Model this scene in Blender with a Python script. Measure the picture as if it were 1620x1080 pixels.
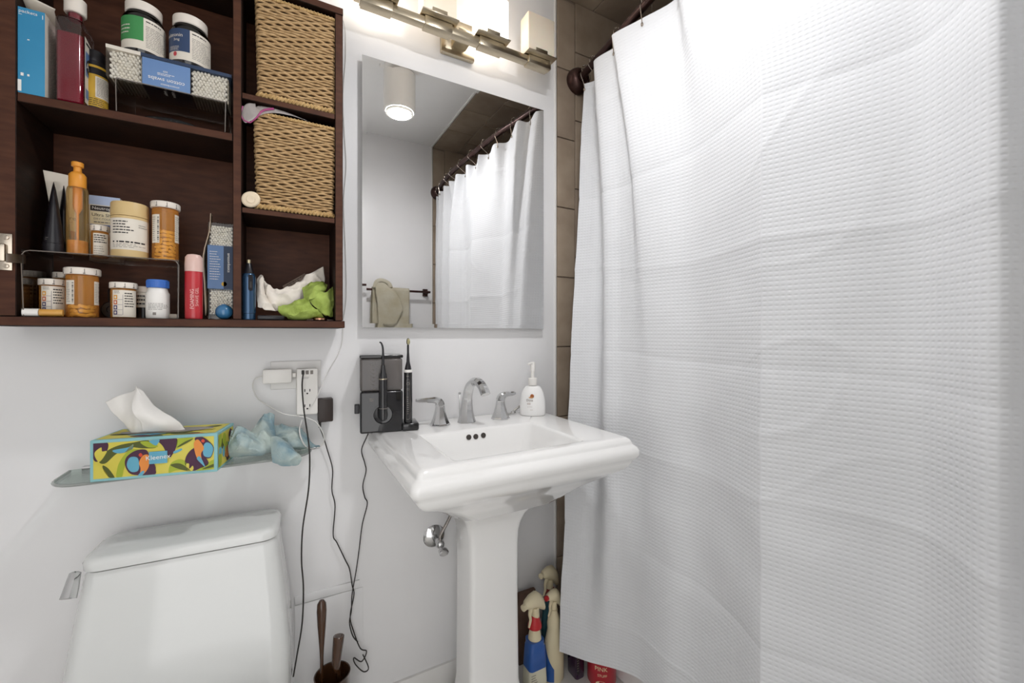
import bpy, bmesh, math, random
from mathutils import Vector, Matrix, noise
R = math.radians
random.seed(7)
for o in list(bpy.data.objects): bpy.data.objects.remove(o)
SC = bpy.context.scene
COL = SC.collection

# ---------------------------------------------------------------- camera
FPX, U0, V0, TH = 660.0, 810.0, 529.0, R(28.87)
CAM = Vector((0.0, -1.32, 1.18))
cd = bpy.data.cameras.new('camera'); cam = bpy.data.objects.new('camera', cd); COL.objects.link(cam)
cd.sensor_fit = 'HORIZONTAL'; cd.sensor_width = 36.0; cd.lens = FPX/1620*36.0
cd.shift_y = -(540-V0)/1620; cd.clip_start = 0.01
cam.location = CAM; cam.rotation_euler = (R(90), 0, -TH)
SC.camera = cam
# ---------------------------------------------------------------- world, exposure
w = bpy.data.worlds.new('world'); SC.world = w; w.use_nodes = True
w.node_tree.nodes['Background'].inputs[0].default_value = (.975, .97, .962, 1)
w.node_tree.nodes['Background'].inputs[1].default_value = 0.43
SC.view_settings.view_transform = 'Standard'; SC.view_settings.look = 'None'
SC.view_settings.exposure = 2.36; SC.view_settings.gamma = 1.0
SC.view_settings.use_curve_mapping = False
LAMP_W, SHADE_W = 56.0, .95        # emission strengths of the ceiling lamp and of the lit shades

# ---------------------------------------------------------------- pixel helpers (a pixel gives a direction, the plane it touches gives the distance)
_S, _C = math.sin(TH), math.cos(TH)
def ray(u, v):
    a = (u-U0)/FPX
    return Vector((_S+a*_C, _C-a*_S, -(v-V0)/FPX))
def Y(u, v, y):
    r = ray(u, v); return CAM + r*((y-CAM.y)/r.y)
def Z(u, v, z):
    r = ray(u, v); return CAM + r*((z-CAM.z)/r.z)
def cyl(ul, ur, y):
    """centre x and radius of an upright cylinder seen between two columns, axis at depth y"""
    al = math.atan2(ray(ul, 0).x, ray(ul, 0).y); ar = math.atan2(ray(ur, 0).x, ray(ur, 0).y)
    m = (al+ar)/2; d = (y-CAM.y)/math.cos(m)
    return d*math.sin(m), d*math.sin((ar-al)/2)
def zat(v, x, y):
    dep = x*_S+(y-CAM.y)*_C
    return CAM.z-(v-V0)/FPX*dep
def G(*a): return [Y(u, v, y_) for u, v, y_ in a]
def face_ang(x, y): return math.atan2(CAM.y-y, CAM.x-x)

# ---------------------------------------------------------------- materials
def lin(h):
    h = h.lstrip('#'); out = []
    for i in (0, 2, 4):
        c = int(h[i:i+2], 16)/255; out.append(c/12.92 if c <= .04045 else ((c+.055)/1.055)**2.4)
    return (*out, 1)
MATS = {}
def nodes(m):
    nt = m.node_tree; return nt, nt.nodes, nt.links
def mat(name, col, rough=.5, metal=0, noise_s=0, col2=None, bump=0, bump_s=60, spec=.5, coat=0, emit=0, alpha=1, trans=0, ior=1.45, stretch=None, sub=0, detail=4, cmin=.35, cmax=.65):
    if name in MATS: return MATS[name]
    m = bpy.data.materials.new(name); m.use_nodes = True; nt, N, L = nodes(m)
    b = N['Principled BSDF']; b.inputs['Base Color'].default_value = lin(col)
    b.inputs['Roughness'].default_value = rough; b.inputs['Metallic'].default_value = metal
    b.inputs['Specular IOR Level'].default_value = spec; b.inputs['IOR'].default_value = ior
    b.inputs['Coat Weight'].default_value = coat; b.inputs['Alpha'].default_value = alpha
    b.inputs['Transmission Weight'].default_value = trans
    if sub: b.inputs['Subsurface Weight'].default_value = sub; b.inputs['Subsurface Scale'].default_value = .005
    if emit: b.inputs['Emission Color'].default_value = lin(col); b.inputs['Emission Strength'].default_value = emit
    tc = N.new('ShaderNodeTexCoord'); mp = N.new('ShaderNodeMapping')
    L.new(tc.outputs['Object'], mp.inputs[0])
    if stretch: mp.inputs['Scale'].default_value = stretch
    if noise_s:
        n = N.new('ShaderNodeTexNoise'); n.inputs['Scale'].default_value = noise_s; n.inputs['Detail'].default_value = detail
        L.new(mp.outputs[0], n.inputs['Vector'])
        r = N.new('ShaderNodeValToRGB'); r.color_ramp.elements[0].color = lin(col); r.color_ramp.elements[1].color = lin(col2 or col)
        r.color_ramp.elements[0].position = cmin; r.color_ramp.elements[1].position = cmax
        L.new(n.outputs[0], r.inputs[0]); L.new(r.outputs[0], b.inputs['Base Color'])
    if bump:
        n2 = N.new('ShaderNodeTexNoise'); n2.inputs['Scale'].default_value = bump_s; n2.inputs['Detail'].default_value = 3
        L.new(mp.outputs[0], n2.inputs['Vector'])
        bp = N.new('ShaderNodeBump'); bp.inputs['Strength'].default_value = bump; bp.inputs['Distance'].default_value = .002
        L.new(n2.outputs[0], bp.inputs['Height']); L.new(bp.outputs[0], b.inputs['Normal'])
    MATS[name] = m; return m
def clear(name, tint='#ffffff', gloss=.08, rough=.05, body=None, frac=0):
    """thin clear plastic or glass: tinted transparency with a Fresnel-weighted glossy coat"""
    if name in MATS: return MATS[name]
    m = bpy.data.materials.new(name); m.use_nodes = True; nt, N, L = nodes(m); N.remove(N['Principled BSDF'])
    t = N.new('ShaderNodeBsdfTransparent'); t.inputs[0].default_value = lin(tint)
    g = N.new('ShaderNodeBsdfGlossy'); g.inputs['Roughness'].default_value = rough
    fr = N.new('ShaderNodeLayerWeight'); fr.inputs[0].default_value = .25
    ad = N.new('ShaderNodeMath'); ad.operation = 'MULTIPLY_ADD'; ad.inputs[1].default_value = .6; ad.inputs[2].default_value = gloss
    L.new(fr.outputs['Fresnel'], ad.inputs[0])
    mx = N.new('ShaderNodeMixShader'); L.new(ad.outputs[0], mx.inputs[0]); L.new(t.outputs[0], mx.inputs[1]); L.new(g.outputs[0], mx.inputs[2])
    out = mx.outputs[0]
    if body:
        df = N.new('ShaderNodeBsdfDiffuse'); df.inputs[0].default_value = lin(body); m2 = N.new('ShaderNodeMixShader'); m2.inputs[0].default_value = frac
        L.new(out, m2.inputs[1]); L.new(df.outputs[0], m2.inputs[2]); out = m2.outputs[0]
    L.new(out, N['Material Output'].inputs[0]); MATS[name] = m; return m

M_wall = mat('wall_paint', '#e7e6e6', .38, noise_s=3, col2='#e3e2e2', bump=.12, bump_s=45)
M_ceil = mat('ceiling_paint', '#e9e8e6', .6, noise_s=4, col2='#e5e4e2', bump=.05)
M_trim = mat('trim_paint', '#e6e4e1', .35, noise_s=5, col2='#e2e0dd')
M_china = mat('glazed_china', '#efeeec', .06, noise_s=2, col2='#edecea', coat=.4)
M_china2 = mat('toilet_china', '#dadbd9', .1, noise_s=2, col2='#d8d9d7', coat=.3)
M_chrome = mat('chrome', '#d4d4d4', .1, 1, noise_s=8, col2='#cfcfcf')
M_nickel = mat('brushed_nickel', '#b9ad97', .28, 1, noise_s=60, col2='#c6bba6', stretch=(1, 20, 20))
M_bronze = mat('dark_bronze', '#3a2623', .35, .6, noise_s=10, col2='#46302b')
M_wood = mat('dark_walnut', '#1a0e08', .6, spec=.25, noise_s=14, col2='#28160d', stretch=(1.2, 1, 7), bump=.15, bump_s=120)
M_wood_edge = mat('walnut_edge', '#422417', .55, spec=.3, noise_s=20, col2='#51301f', stretch=(1, 1, 4), bump=.1)
M_white = mat('white_plastic', '#ece9e4', .35, noise_s=6, col2='#e8e5e0')
M_cap = mat('cap_plastic', '#e8dfd4', .4, noise_s=8, col2='#e2d9ce')
M_paper = mat('label_paper', '#e2dacd', .6, noise_s=12, col2='#dad2c4')
M_black = mat('black_plastic', '#17151a', .3, noise_s=10, col2='#1f1d21')
M_dark = mat('dark_print', '#2a2626', .7, noise_s=30, col2='#383333')
M_grey = mat('grey_print', '#7d7771', .7, noise_s=30, col2='#8b857f')
M_cable_k = mat('black_rubber', '#26221f', .5, noise_s=20, col2='#302b28')
M_cable_w = mat('white_rubber', '#dcdad6', .5, noise_s=20, col2='#d4d2ce')
M_navy = mat('navy_print', '#27364f', .5, noise_s=10, col2='#2d3d58')
M_blue = mat('mid_blue_print', '#5f7fae', .45, noise_s=6, col2='#6d8dba')
M_acryl = clear('clear_acrylic', '#fbfaf8', .03)
M_amber = clear('amber_plastic', '#ffe4bc', .04, .12, '#f0a850', .30)
M_amber2 = clear('pale_amber_plastic', '#fbe9c4', .05, .1, '#d9b878', .12)
M_glass = clear('shelf_glass', '#e4ece8', .04)
M_glass_edge = mat('glass_edge', '#8c908c', .15, noise_s=20, col2='#9a9e9a', coat=.5)
M_clearbot = clear('clear_bottle', '#f4eef0', .06)
M_acryl_edge = mat('acrylic_edge', '#6e645c', .2, noise_s=20, col2='#7c726a', coat=.4)

# ---------------------------------------------------------------- mesh builder
def rr(x0, x1, y0, y1, r, n=4):
    out = []
    for cx, cy, a0 in ((x1-r, y1-r, 0), (x0+r, y1-r, 90), (x0+r, y0+r, 180), (x1-r, y0+r, 270)):
        for i in range(n+1):
            a = R(a0+90*i/n); out.append((cx+r*math.cos(a), cy+r*math.sin(a)))
    return out
def cr(p, t):
    """Catmull-Rom through points p, t in 0..1"""
    n = len(p)-1; s = min(max(t*n, 0), n-1e-9); i = int(s); f = s-i
    P = [p[max(i-1, 0)], p[i], p[min(i+1, n)], p[min(i+2, n)]]
    a = [Vector(q) for q in P]
    return .5*((2*a[1])+(a[2]-a[0])*f+(2*a[0]-5*a[1]+4*a[2]-a[3])*f*f+(3*a[1]-a[0]-3*a[2]+a[3])*f**3)
class MB:
    def __init__(s): s.v = []; s.f = []; s.m = []; s.uv = None
    def add(s, vs, fs, mi=0):
        b = len(s.v); s.v += [Vector(q) for q in vs]; s.f += [tuple(b+i for i in q) for q in fs]; s.m += [mi]*len(fs); return s
    def box(s, x0, x1, y0, y1, z0, z1, bev=0, mi=0, mx=None, seg=2):
        bm = bmesh.new(); bmesh.ops.create_cube(bm, size=1)
        for q in bm.verts: q.co = Vector((x0+(q.co.x+.5)*(x1-x0), y0+(q.co.y+.5)*(y1-y0), z0+(q.co.z+.5)*(z1-z0)))
        if bev: bmesh.ops.bevel(bm, geom=bm.edges[:], offset=bev, segments=seg, affect='EDGES', profile=.5)
        bm.verts.index_update()
        vs = [(mx @ q.co) if mx else q.co.copy() for q in bm.verts]; fs = [[q.index for q in f.verts] for f in bm.faces]; bm.free()
        return s.add(vs, fs, mi)
    def lathe(s, prof, seg=24, c=(0, 0, 0), mi=0, a0=0, a1=360, mx=None, cap=True, sx=1, sy=1):
        full = abs(a1-a0) >= 360; n = seg if full else seg+1; vs = []; fs = []
        for r, z in prof:
            for i in range(n):
                a = R(a0+(a1-a0)*i/seg); q = Vector((c[0]+r*sx*math.cos(a), c[1]+r*sy*math.sin(a), c[2]+z)); vs.append(mx @ q if mx else q)
        for k in range(len(prof)-1):
            for i in range(seg):
                j = (i+1) % n; fs.append((k*n+i, k*n+j, (k+1)*n+j, (k+1)*n+i))
        if full and cap:
            if prof[0][0] > 1e-6: fs.append(tuple(range(n-1, -1, -1)))
            if prof[-1][0] > 1e-6: fs.append(tuple((len(prof)-1)*n+i for i in range(n)))
        return s.add(vs, fs, mi)
    def loft(s, rings, mi=0, cap0=True, cap1=True):
        n = len(rings[0]); vs = [q for r in rings for q in r]; fs = []
        for k in range(len(rings)-1):
            for i in range(n):
                j = (i+1) % n; fs.append((k*n+i, k*n+j, (k+1)*n+j, (k+1)*n+i))
        if cap0: fs.append(tuple(range(n-1, -1, -1)))
        if cap1: fs.append(tuple((len(rings)-1)*n+i for i in range(n)))
        return s.add(vs, fs, mi)
    def tube(s, pts, r, n=None, sides=8, mi=0, smooth=True):
        pts = [Vector(q) for q in pts]
        if smooth:
            n = n or len(pts)*5; path = [cr(pts, i/n) for i in range(n+1)]
        else: path = pts
        rings = []; prev = None
        for i, q in enumerate(path):
            d = (path[min(i+1, len(path)-1)]-path[max(i-1, 0)])
            if d.length < 1e-9: d = Vector((0, 0, 1))
            d.normalize()
            if prev is None:
                a = Vector((0, 0, 1)) if abs(d.z) < .9 else Vector((1, 0, 0)); prev = d.cross(a).normalized()
            prev = (prev-d*prev.dot(d)).normalized(); b = d.cross(prev)
            rad = r(i/(len(path)-1)) if callable(r) else r
            rings.append([q+prev*math.cos(2*math.pi*k/sides)*rad+b*math.sin(2*math.pi*k/sides)*rad for k in range(sides)])
        return s.loft(rings, mi)
    def ball(s, c, r, mi=0, sx=1, sy=1, sz=1, seg=16, rg=8, mx=None):
        prof = [(max(r*math.sin(math.pi*i/rg), 1e-7), -r*sz*math.cos(math.pi*i/rg)) for i in range(rg+1)]
        return s.lathe(prof, seg, c, mi, sx=sx, sy=sy, mx=mx, cap=False)
    def sheet(s, lines, n=16, m=16, nz=0, nsc=30, mi=0, rd=0, rs=32):
        cols = [[cr(l, i/n) for i in range(n+1)] for l in lines]
        vs = []
        for j in range(m+1):
            for i in range(n+1):
                q = cr([c[i] for c in cols], j/m)
                if nz: q = q+noise.noise_vector(q*nsc)*nz
                if rd: q = q+Vector((0, -.8, .6))*rd*(max(0, 1-abs(noise.noise(q*rs))*3.2)**2-.25)
                vs.append(q)
        fs = [(j*(n+1)+i, j*(n+1)+i+1, (j+1)*(n+1)+i+1, (j+1)*(n+1)+i) for j in range(m) for i in range(n)]
        return s.add(vs, fs, mi)
    def poly(s, pts, mi=0): return s.add(pts, [tuple(range(len(pts)))], mi)
    def build(s, name, mats, parent=None, ang=35, world=True, kind=None, solid=0, offset=0):
        me = bpy.data.meshes.new(name)
        vs = s.v
        root = parent
        while root is not None and root.parent is not None: root = root.parent
        if root is not None and world:
            inv = (Matrix.Translation(root.location) @ root.rotation_euler.to_matrix().to_4x4()).inverted(); vs = [inv @ q for q in vs]
        me.from_pydata([tuple(q) for q in vs], [], s.f)
        if not isinstance(mats, (list, tuple)): mats = [mats]
        for q in mats: me.materials.append(q)
        me.polygons.foreach_set('material_index', s.m)
        me.polygons.foreach_set('use_smooth', [True]*len(s.f))
        bm = bmesh.new(); bm.from_mesh(me); bmesh.ops.remove_doubles(bm, verts=bm.verts, dist=1e-6)
        if not s.uv: bmesh.ops.recalc_face_normals(bm, faces=bm.faces)
        bm.to_mesh(me); bm.free()
        if ang is not None: me.set_sharp_from_angle(angle=R(ang))
        o = bpy.data.objects.new(name, me); COL.objects.link(o)
        if parent is not None: o.parent = parent
        if kind: o['kind'] = kind
        if solid:
            md = o.modifiers.new('thick', 'SOLIDIFY'); md.thickness = solid; md.offset = offset
        return o
def thing(name, label, cat, loc=(0, 0, 0), rz=0, group=None):
    o = bpy.data.objects.new(name, None); COL.objects.link(o); o.empty_display_size = .02
    o.location = loc; o.rotation_euler = (0, 0, rz); return tag(o, label, cat, group)
def tag(o, label, cat, group=None):
    o['label'] = label; o['category'] = cat
    if group: o['group'] = group
    return o
def struct(o): o['kind'] = 'structure'; return o
_tc = {}
def text2d(body, size):
    """flat glyph outlines as (verts, faces) centred on the origin in the xz sense: (x, h)"""
    k = (body, size)
    if k not in _tc:
        cu = bpy.data.curves.new('lettering_curve', 'FONT'); cu.body = body; cu.size = size; cu.align_x = 'CENTER'; cu.align_y = 'CENTER'; cu.resolution_u = 3
        ob = bpy.data.objects.new('lettering_curve', cu); me = bpy.data.meshes.new_from_object(ob)
        _tc[k] = ([(q.co.x, q.co.y) for q in me.vertices], [tuple(p.vertices) for p in me.polygons])
        bpy.data.objects.remove(ob); bpy.data.meshes.remove(me); bpy.data.curves.remove(cu)
    return _tc[k]
def put(mb, shape, fn, mi=0, rot=0, dx=0, dh=0, sx=1):
    vs, fs = shape; c, s_ = math.cos(rot), math.sin(rot)
    mb.add([fn(dx+sx*(x*c-h*s_), dh+x*s_+h*c) for x, h in vs], fs, mi)
def rect(w, h): return ([(-w/2, -h/2), (w/2, -h/2), (w/2, h/2), (-w/2, h/2)], [(0, 1, 2, 3)])
def ell(w, h, n=20): return ([(w/2*math.cos(2*math.pi*i/n), h/2*math.sin(2*math.pi*i/n)) for i in range(n)], [tuple(range(n))])
def words(x0, x1, h0, h1, rows, th=.35, seed=1, fill=.9):
    """rows of small print as dashes"""
    rnd = random.Random(seed); vs = []; fs = []; dh = (h1-h0)/rows
    for r in range(rows):
        x = x0; end = x0+(x1-x0)*rnd.uniform(fill*.6, fill)
        while x < end:
            wd = rnd.uniform(.06, .2)*(x1-x0); e = min(x+wd, end); hh = h1-(r+.5)*dh; b = len(vs)
            vs += [(x, hh-dh*th/2), (e, hh-dh*th/2), (e, hh+dh*th/2), (x, hh+dh*th/2)]; fs.append((b, b+1, b+2, b+3)); x = e+.03*(x1-x0)
    return vs, fs
def on_cyl(cx, cy, r, phi, z0):
    """map (s along the surface, height) round an upright cylinder, s=0 facing angle phi, s to the right as seen"""
    return lambda s, h: Vector((cx+r*math.cos(phi+s/r), cy+r*math.sin(phi+s/r), z0+h))
def on_plane(o, ex, ez):
    o, ex, ez = Vector(o), Vector(ex).normalized(), Vector(ez).normalized()
    return lambda s, h: o+ex*s+ez*h
def lab_arc(mb, fn, s0, s1, h0, h1, mi=0, n=12):
    vs = []; fs = []
    for i in range(n+1):
        s = s0+(s1-s0)*i/n; vs += [fn(s, h0), fn(s, h1)]
    fs = [(2*i, 2*i+2, 2*i+3, 2*i+1) for i in range(n)]
    mb.add(vs, fs, mi)

# ================================================================ SETTING
CEIL, XT, XR, YF, XL = 2.49, .92, 1.74, -1.55, -1.05
struct(MB().box(XL-.1, XT, 0, .1, 0, CEIL).build('wall_back', M_wall))
DX0, DX1, DZH = -.74, .16, 2.05          # unseen doorway added behind the camera, letting world light in as soft fill
struct(MB().box(XL-.1, DX0, YF-.1, YF, 0, CEIL).box(DX1, XT, YF-.1, YF, 0, CEIL).box(DX0, DX1, YF-.1, YF, DZH, CEIL).build('wall_front', M_wall))
struct(MB().box(XL-.1, XL, YF, 0, 0, CEIL).build('wall_left', M_wall))
struct(MB().box(XL-.1, XT, YF-.1, .1, CEIL, CEIL+.1).build('ceiling', M_ceil))
M_floor = mat('floor_tile', '#dedbd6', .35, noise_s=6, col2='#d6d3ce', bump=.05)
struct(MB().box(XL-.1, XR+.1, YF-.1, .1, -.1, 0).build('floor', M_floor))
# baseboard with a small chamfered top
def baseboard(name, x0, x1):
    prof = [(0, 0), (-.014, 0), (-.014, .082), (-.009, .094), (0, .094)]
    struct(MB().loft([[(x0, q[0]-.0002, q[1]) for q in prof], [(x1, q[0]-.0002, q[1]) for q in prof]]).build(name, M_trim))
baseboard('baseboard_back', XL, XT-.002)
# tiled shower alcove: grout slab with every tile a piece of its own
M_grout = mat('grout', '#85776a', .8, noise_s=40, col2='#918376')
M_tile = [mat('shower_tile_%d' % i, a, .3, noise_s=9, col2=b, bump=.06, bump_s=30, detail=8) for i, (a, b) in enumerate((('#8f7f6e', '#a29280'), ('#89796a', '#9c8c7b'), ('#958574', '#a59583')))]
TG = .0022
def tiles(root, o, ex, ez, nrm, cols, th=.007):
    """cols: list of (s0, s1, [h breaks]); s along ex, h along ez, proud along nrm"""
    o, ex, ez, nrm = map(Vector, (o, ex, ez, nrm))
    for s0, s1, hb in cols:
        for h0, h1 in zip(hb, hb[1:]):
            if h1-h0 < .012: continue
            lo, hi = [], []
            for s, h, e in ((s0, h0, (1, 1)), (s1, h0, (-1, 1)), (s1, h1, (-1, -1)), (s0, h1, (1, -1))):
                q = o+ex*(s+e[0]*TG)+ez*(h+e[1]*TG); lo.append(q)
                hi.append(q+ex*e[0]*.0012+ez*e[1]*.0012+nrm*th)
            md = [a+nrm*(th-.0012) for a in lo]
            MB().loft([lo, md, hi]).build('tile', random.choice(M_tile), root, ang=20)
def breaks(first, step, lo, hi):
    b = [lo]; z = first
    while z > lo: z -= step
    z += step
    while z < hi-1e-6: b.append(z); z += step
    return b+[hi]
P, W = .268, .268
def cols_for(s0, s1, hi, odd0=0, first=.086):
    out = []; s = s0; nx = s0+first; k = odd0
    while s < s1-1e-6:
        e = min(nx, s1); out.append((s, e, breaks(2.205 if k % 2 == 0 else 2.287, P, 0, hi))); s = e; nx = e+W; k += 1
    return out
wb = struct(MB().box(XT, XR+.1, 0, .1, 0, CEIL).build('wall_shower_back', M_grout))
tiles(wb, (0, 0, 0), (1, 0, 0), (0, 0, 1), (0, -1, 0), cols_for(XT+.001, XR, CEIL-.007))
wf = struct(MB().box(XT, XR+.1, YF-.1, YF, 0, CEIL).build('wall_shower_front', M_grout))
tiles(wf, (0, YF, 0), (1, 0, 0), (0, 0, 1), (0, 1, 0), cols_for(XT+.001, XR, CEIL-.007))
wr = struct(MB().box(XR, XR+.1, YF, 0, 0, CEIL).build('wall_right', M_grout))
tiles(wr, (XR, 0, 0), (0, -1, 0), (0, 0, 1), (-1, 0, 0), cols_for(.008, -YF-.008, CEIL-.007, 1, .25))
cs = struct(MB().box(XT, XR+.1, YF-.1, .1, CEIL, CEIL+.1).build('ceiling_shower', M_grout))
tiles(cs, (0, 0, CEIL), (1, 0, 0), (0, -1, 0), (0, 0, -1),
      [(s, e, [0]+[q+(.12 if k % 2 else 0) for q in (.17, .44, .71, .98, 1.25)]+[1.55]) for k, (s, e) in enumerate(((XT+.001, 1.1), (1.1, 1.37), (1.37, 1.64), (1.64, XR)))])
# painted edge bead where paint meets tile
struct(MB().box(XT-.009, XT, -.005, 0, .095, CEIL, .002).build('trim_1', M_trim))
struct(MB().box(XT-.012, XT, YF, 0, CEIL-.006, CEIL, .002).build('trim_2', M_trim))
struct(MB().box(XT-.009, XT, YF, YF+.005, 0, CEIL, .002).build('trim_3', M_trim))

# ================================================================ CURTAIN ROD, CURTAIN, TUB
RODZ = 2.168
rodpts = [(1.012, -.002), (.99, -.157), (.969, -.3), (.951, -.43), (.932, -.56), (.912, -.85), (.906, -1.1), (.915, -1.3), (.935, -1.45), (.952, -1.548)]
t = thing('curtain_rod', 'dark bronze bowed shower curtain rod with round wall flanges', 'curtain rod', (1.012, 0, RODZ))
MB().tube([(x, y, RODZ) for x, y in rodpts], .0135, 60, 14).build('pole', M_bronze, t)
for (x, y), s in ((rodpts[0], -1), (rodpts[-1], 1)):
    yy = -.007 if s < 0 else YF+.007
    prof = [(.047, 0), (.049, .006), (.048, .016), (.043, .03), (.034, .04), (.026, .043), (.0255, .036), (.015, .034)]
    mx = Matrix.Translation((x, yy, RODZ)) @ Matrix.Rotation(R(90 if s < 0 else -90), 4, 'X')
    MB().lathe(prof, 32, mx=mx).build('flange', M_bronze, t)
def rod_at(y):
    for (xa, ya), (xb, yb) in zip(rodpts, rodpts[1:]):
        if yb <= y <= ya: return xa+(xb-xa)*(y-ya)/(yb-ya)
    return rodpts[-1][0]
# plan outlines of the hanging cloth at three heights
top = [(.993, -.079), (1.012, -.118), (1.006, -.165), (.939, -.2015), (.955, -.288), (.952, -.318), (.908, -.326), (.935, -.42), (.962, -.52), (.952, -.60), (.93, -.70), (.897, -.796), (.925, -.88), (.955, -1.01), (.935, -1.065), (.89, -1.125), (.905, -1.15), (.955, -1.19), (.94, -1.23), (.895, -1.275), (.95, -1.33), (.90, -1.40), (.95, -1.45), (.925, -1.49), (.955, -1.525)]
mid = [(.918, -.103), (.95, -.15), (.968, -.205), (.905, -.294), (.928, -.345), (.935, -.40), (.928, -.45), (.94, -.51), (.958, -.572), (.952, -.63), (.922, -.72), (.885, -.803), (.918, -.89), (.955, -1.012), (.935, -1.065), (.885, -1.125), (.90, -1.155), (.95, -1.19), (.935, -1.23), (.89, -1.275), (.945, -1.33), (.90, -1.40), (.945, -1.45), (.925, -1.49), (.95, -1.525)]
bot = [(.813, -.174), (.84, -.21), (.868, -.247), (.9, -.29), (.935, -.335), (.962, -.385), (.958, -.44), (.95, -.50), (.962, -.57), (.953, -.63), (.922, -.72), (.885, -.803), (.918, -.89), (.957, -1.012), (.93, -1.065), (.872, -1.125), (.885, -1.16), (.94, -1.20), (.925, -1.24), (.89, -1.28), (.94, -1.33), (.90, -1.40), (.94, -1.45), (.925, -1.49), (.945, -1.525)]
top2 = top[:8]+[(.962, -.52), (.915, -.57), (.945, -.69), (.898, -.72), (.94, -.85), (.895, -.875), (.94, -1.0), (.893, -1.03), (.935, -1.12), (.892, -1.15), (.935, -1.22), (.895, -1.25), (.94, -1.33), (.90, -1.36), (.945, -1.44), (.915, -1.46), (.955, -1.525)]
ZT, ZM, ZB = 2.121, 1.18, .12
NA, NZ = 520, 330
sharp = 11          # the packing crease: keep it a corner
def sample(p, i):
    f = i/NA*(len(p)-1)
    if f <= sharp: return cr([(a, b, 0) for a, b in p[:sharp+1]], f/sharp)
    return cr([(a, b, 0) for a, b in p[sharp:]], (f-sharp)/(len(p)-1-sharp))
ct2 = [sample(top2, i) for i in range(NA+1)]; ct = [sample(top, i) for i in range(NA+1)]; cm = [sample(mid, i) for i in range(NA+1)]; cb = [sample(bot, i) for i in range(NA+1)]
arc = [0]
for i in range(NA): arc.append(arc[-1]+(cm[i+1]-cm[i]).length)
mb = MB(); vs = []; uvs = []
for j in range(NZ+1):
    z = ZT+(ZB-ZT)*j/NZ
    k = (ZT-z)/(ZT-ZM) if z > ZM else 1+(ZM-z)/(ZM-ZB)
    a, b, c = (k-1)*(k-2)/2, k*(2-k), k*(k-1)/2
    for i in range(NA+1):
        q = ct[i]*a+cm[i]*b+cb[i]*c
        if z > 1.7: q = q+(ct2[i]-ct[i])*((z-1.7)/(ZT-1.7))**1.6
        s = arc[i]
        n = Vector((-1, 0, 0)); d = 0
        for kk in range(-4, 4):                 # horizontal packing creases
            zc = 1.105+.285*kk+.018*math.sin(s*4.1+kk*1.7)+.012*math.sin(s*9+kk)
            e = (z-zc)/.007; d += .0016*math.exp(-e*e)*(1 if kk % 2 else -1)*(.5+.5*math.sin(s*3.3+kk*2.1)**2)
            e2 = (z-zc)/.03; d += .0012*math.exp(-e2*e2)*(1 if kk % 2 else -1)
        d += .007*noise.noise(Vector((s*3.2, z*2.2, 3)))+.004*noise.noise(Vector((s*8+z*3, z*7-s*3, 9)))*(1.2-min(1, abs(z-.7)/1.2))
        wr_ = noise.noise(Vector((s*2.4+z*1.6, z*4.2-s*2.0, 21))); d += .0024*math.exp(-(wr_/.035)**2)*max(0, noise.noise(Vector((s*3, z*2, 5)))+.15)
        zz = z
        if j == 0:  zz = z-.004*abs(math.sin(s*9))
        vs.append((q.x-d, q.y, zz)); uvs.append((s, z))
fs = [(j*(NA+1)+i, j*(NA+1)+i+1, (j+1)*(NA+1)+i+1, (j+1)*(NA+1)+i) for j in range(NZ) for i in range(NA)]
mb.add(vs, fs); mb.uv = True
M_curt = mat('white_waffle_cloth', '#dcdddf', .75, noise_s=5, col2='#d8d9db', spec=.25)
nt, N, L = nodes(M_curt)
uvn = N.new('ShaderNodeUVMap'); sep = N.new('ShaderNodeSeparateXYZ'); L.new(uvn.outputs[0], sep.inputs[0])
def mth(op, a, b=None, c=None):
    n = N.new('ShaderNodeMath'); n.operation = op
    for i, q in enumerate((a, b, c)):
        if q is None: continue
        if isinstance(q, (int, float)): n.inputs[i].default_value = q
        else: L.new(q, n.inputs[i])
    return n.outputs[0]
def cell(out, pitch, half):
    f = mth('FRACT', mth('MULTIPLY', out, 1/pitch)); return mth('POWER', mth('DIVIDE', mth('ABSOLUTE', mth('SUBTRACT', f, .5)), half), 2)
dd = mth('ADD', cell(sep.outputs[0], .0112, .34), cell(sep.outputs[1], .0102, .22))
hgt = mth('POWER', 2.718, mth('MULTIPLY', dd, -1.0))
bp = N.new('ShaderNodeBump'); bp.inputs['Strength'].default_value = .8; bp.inputs['Distance'].default_value = .0009
L.new(hgt, bp.inputs['Height']); L.new(bp.outputs[0], N['Principled BSDF'].inputs['Normal'])
cur = mb.build('shower_curtain', M_curt, ang=None)
ul = cur.data.uv_layers.new(name='UVMap')
for lp in cur.data.loops: ul.data[lp.index].uv = uvs[lp.vertex_index]
tag(cur, 'white waffle-weave shower curtain with packing creases hanging from the bowed rod', 'shower curtain')
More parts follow.
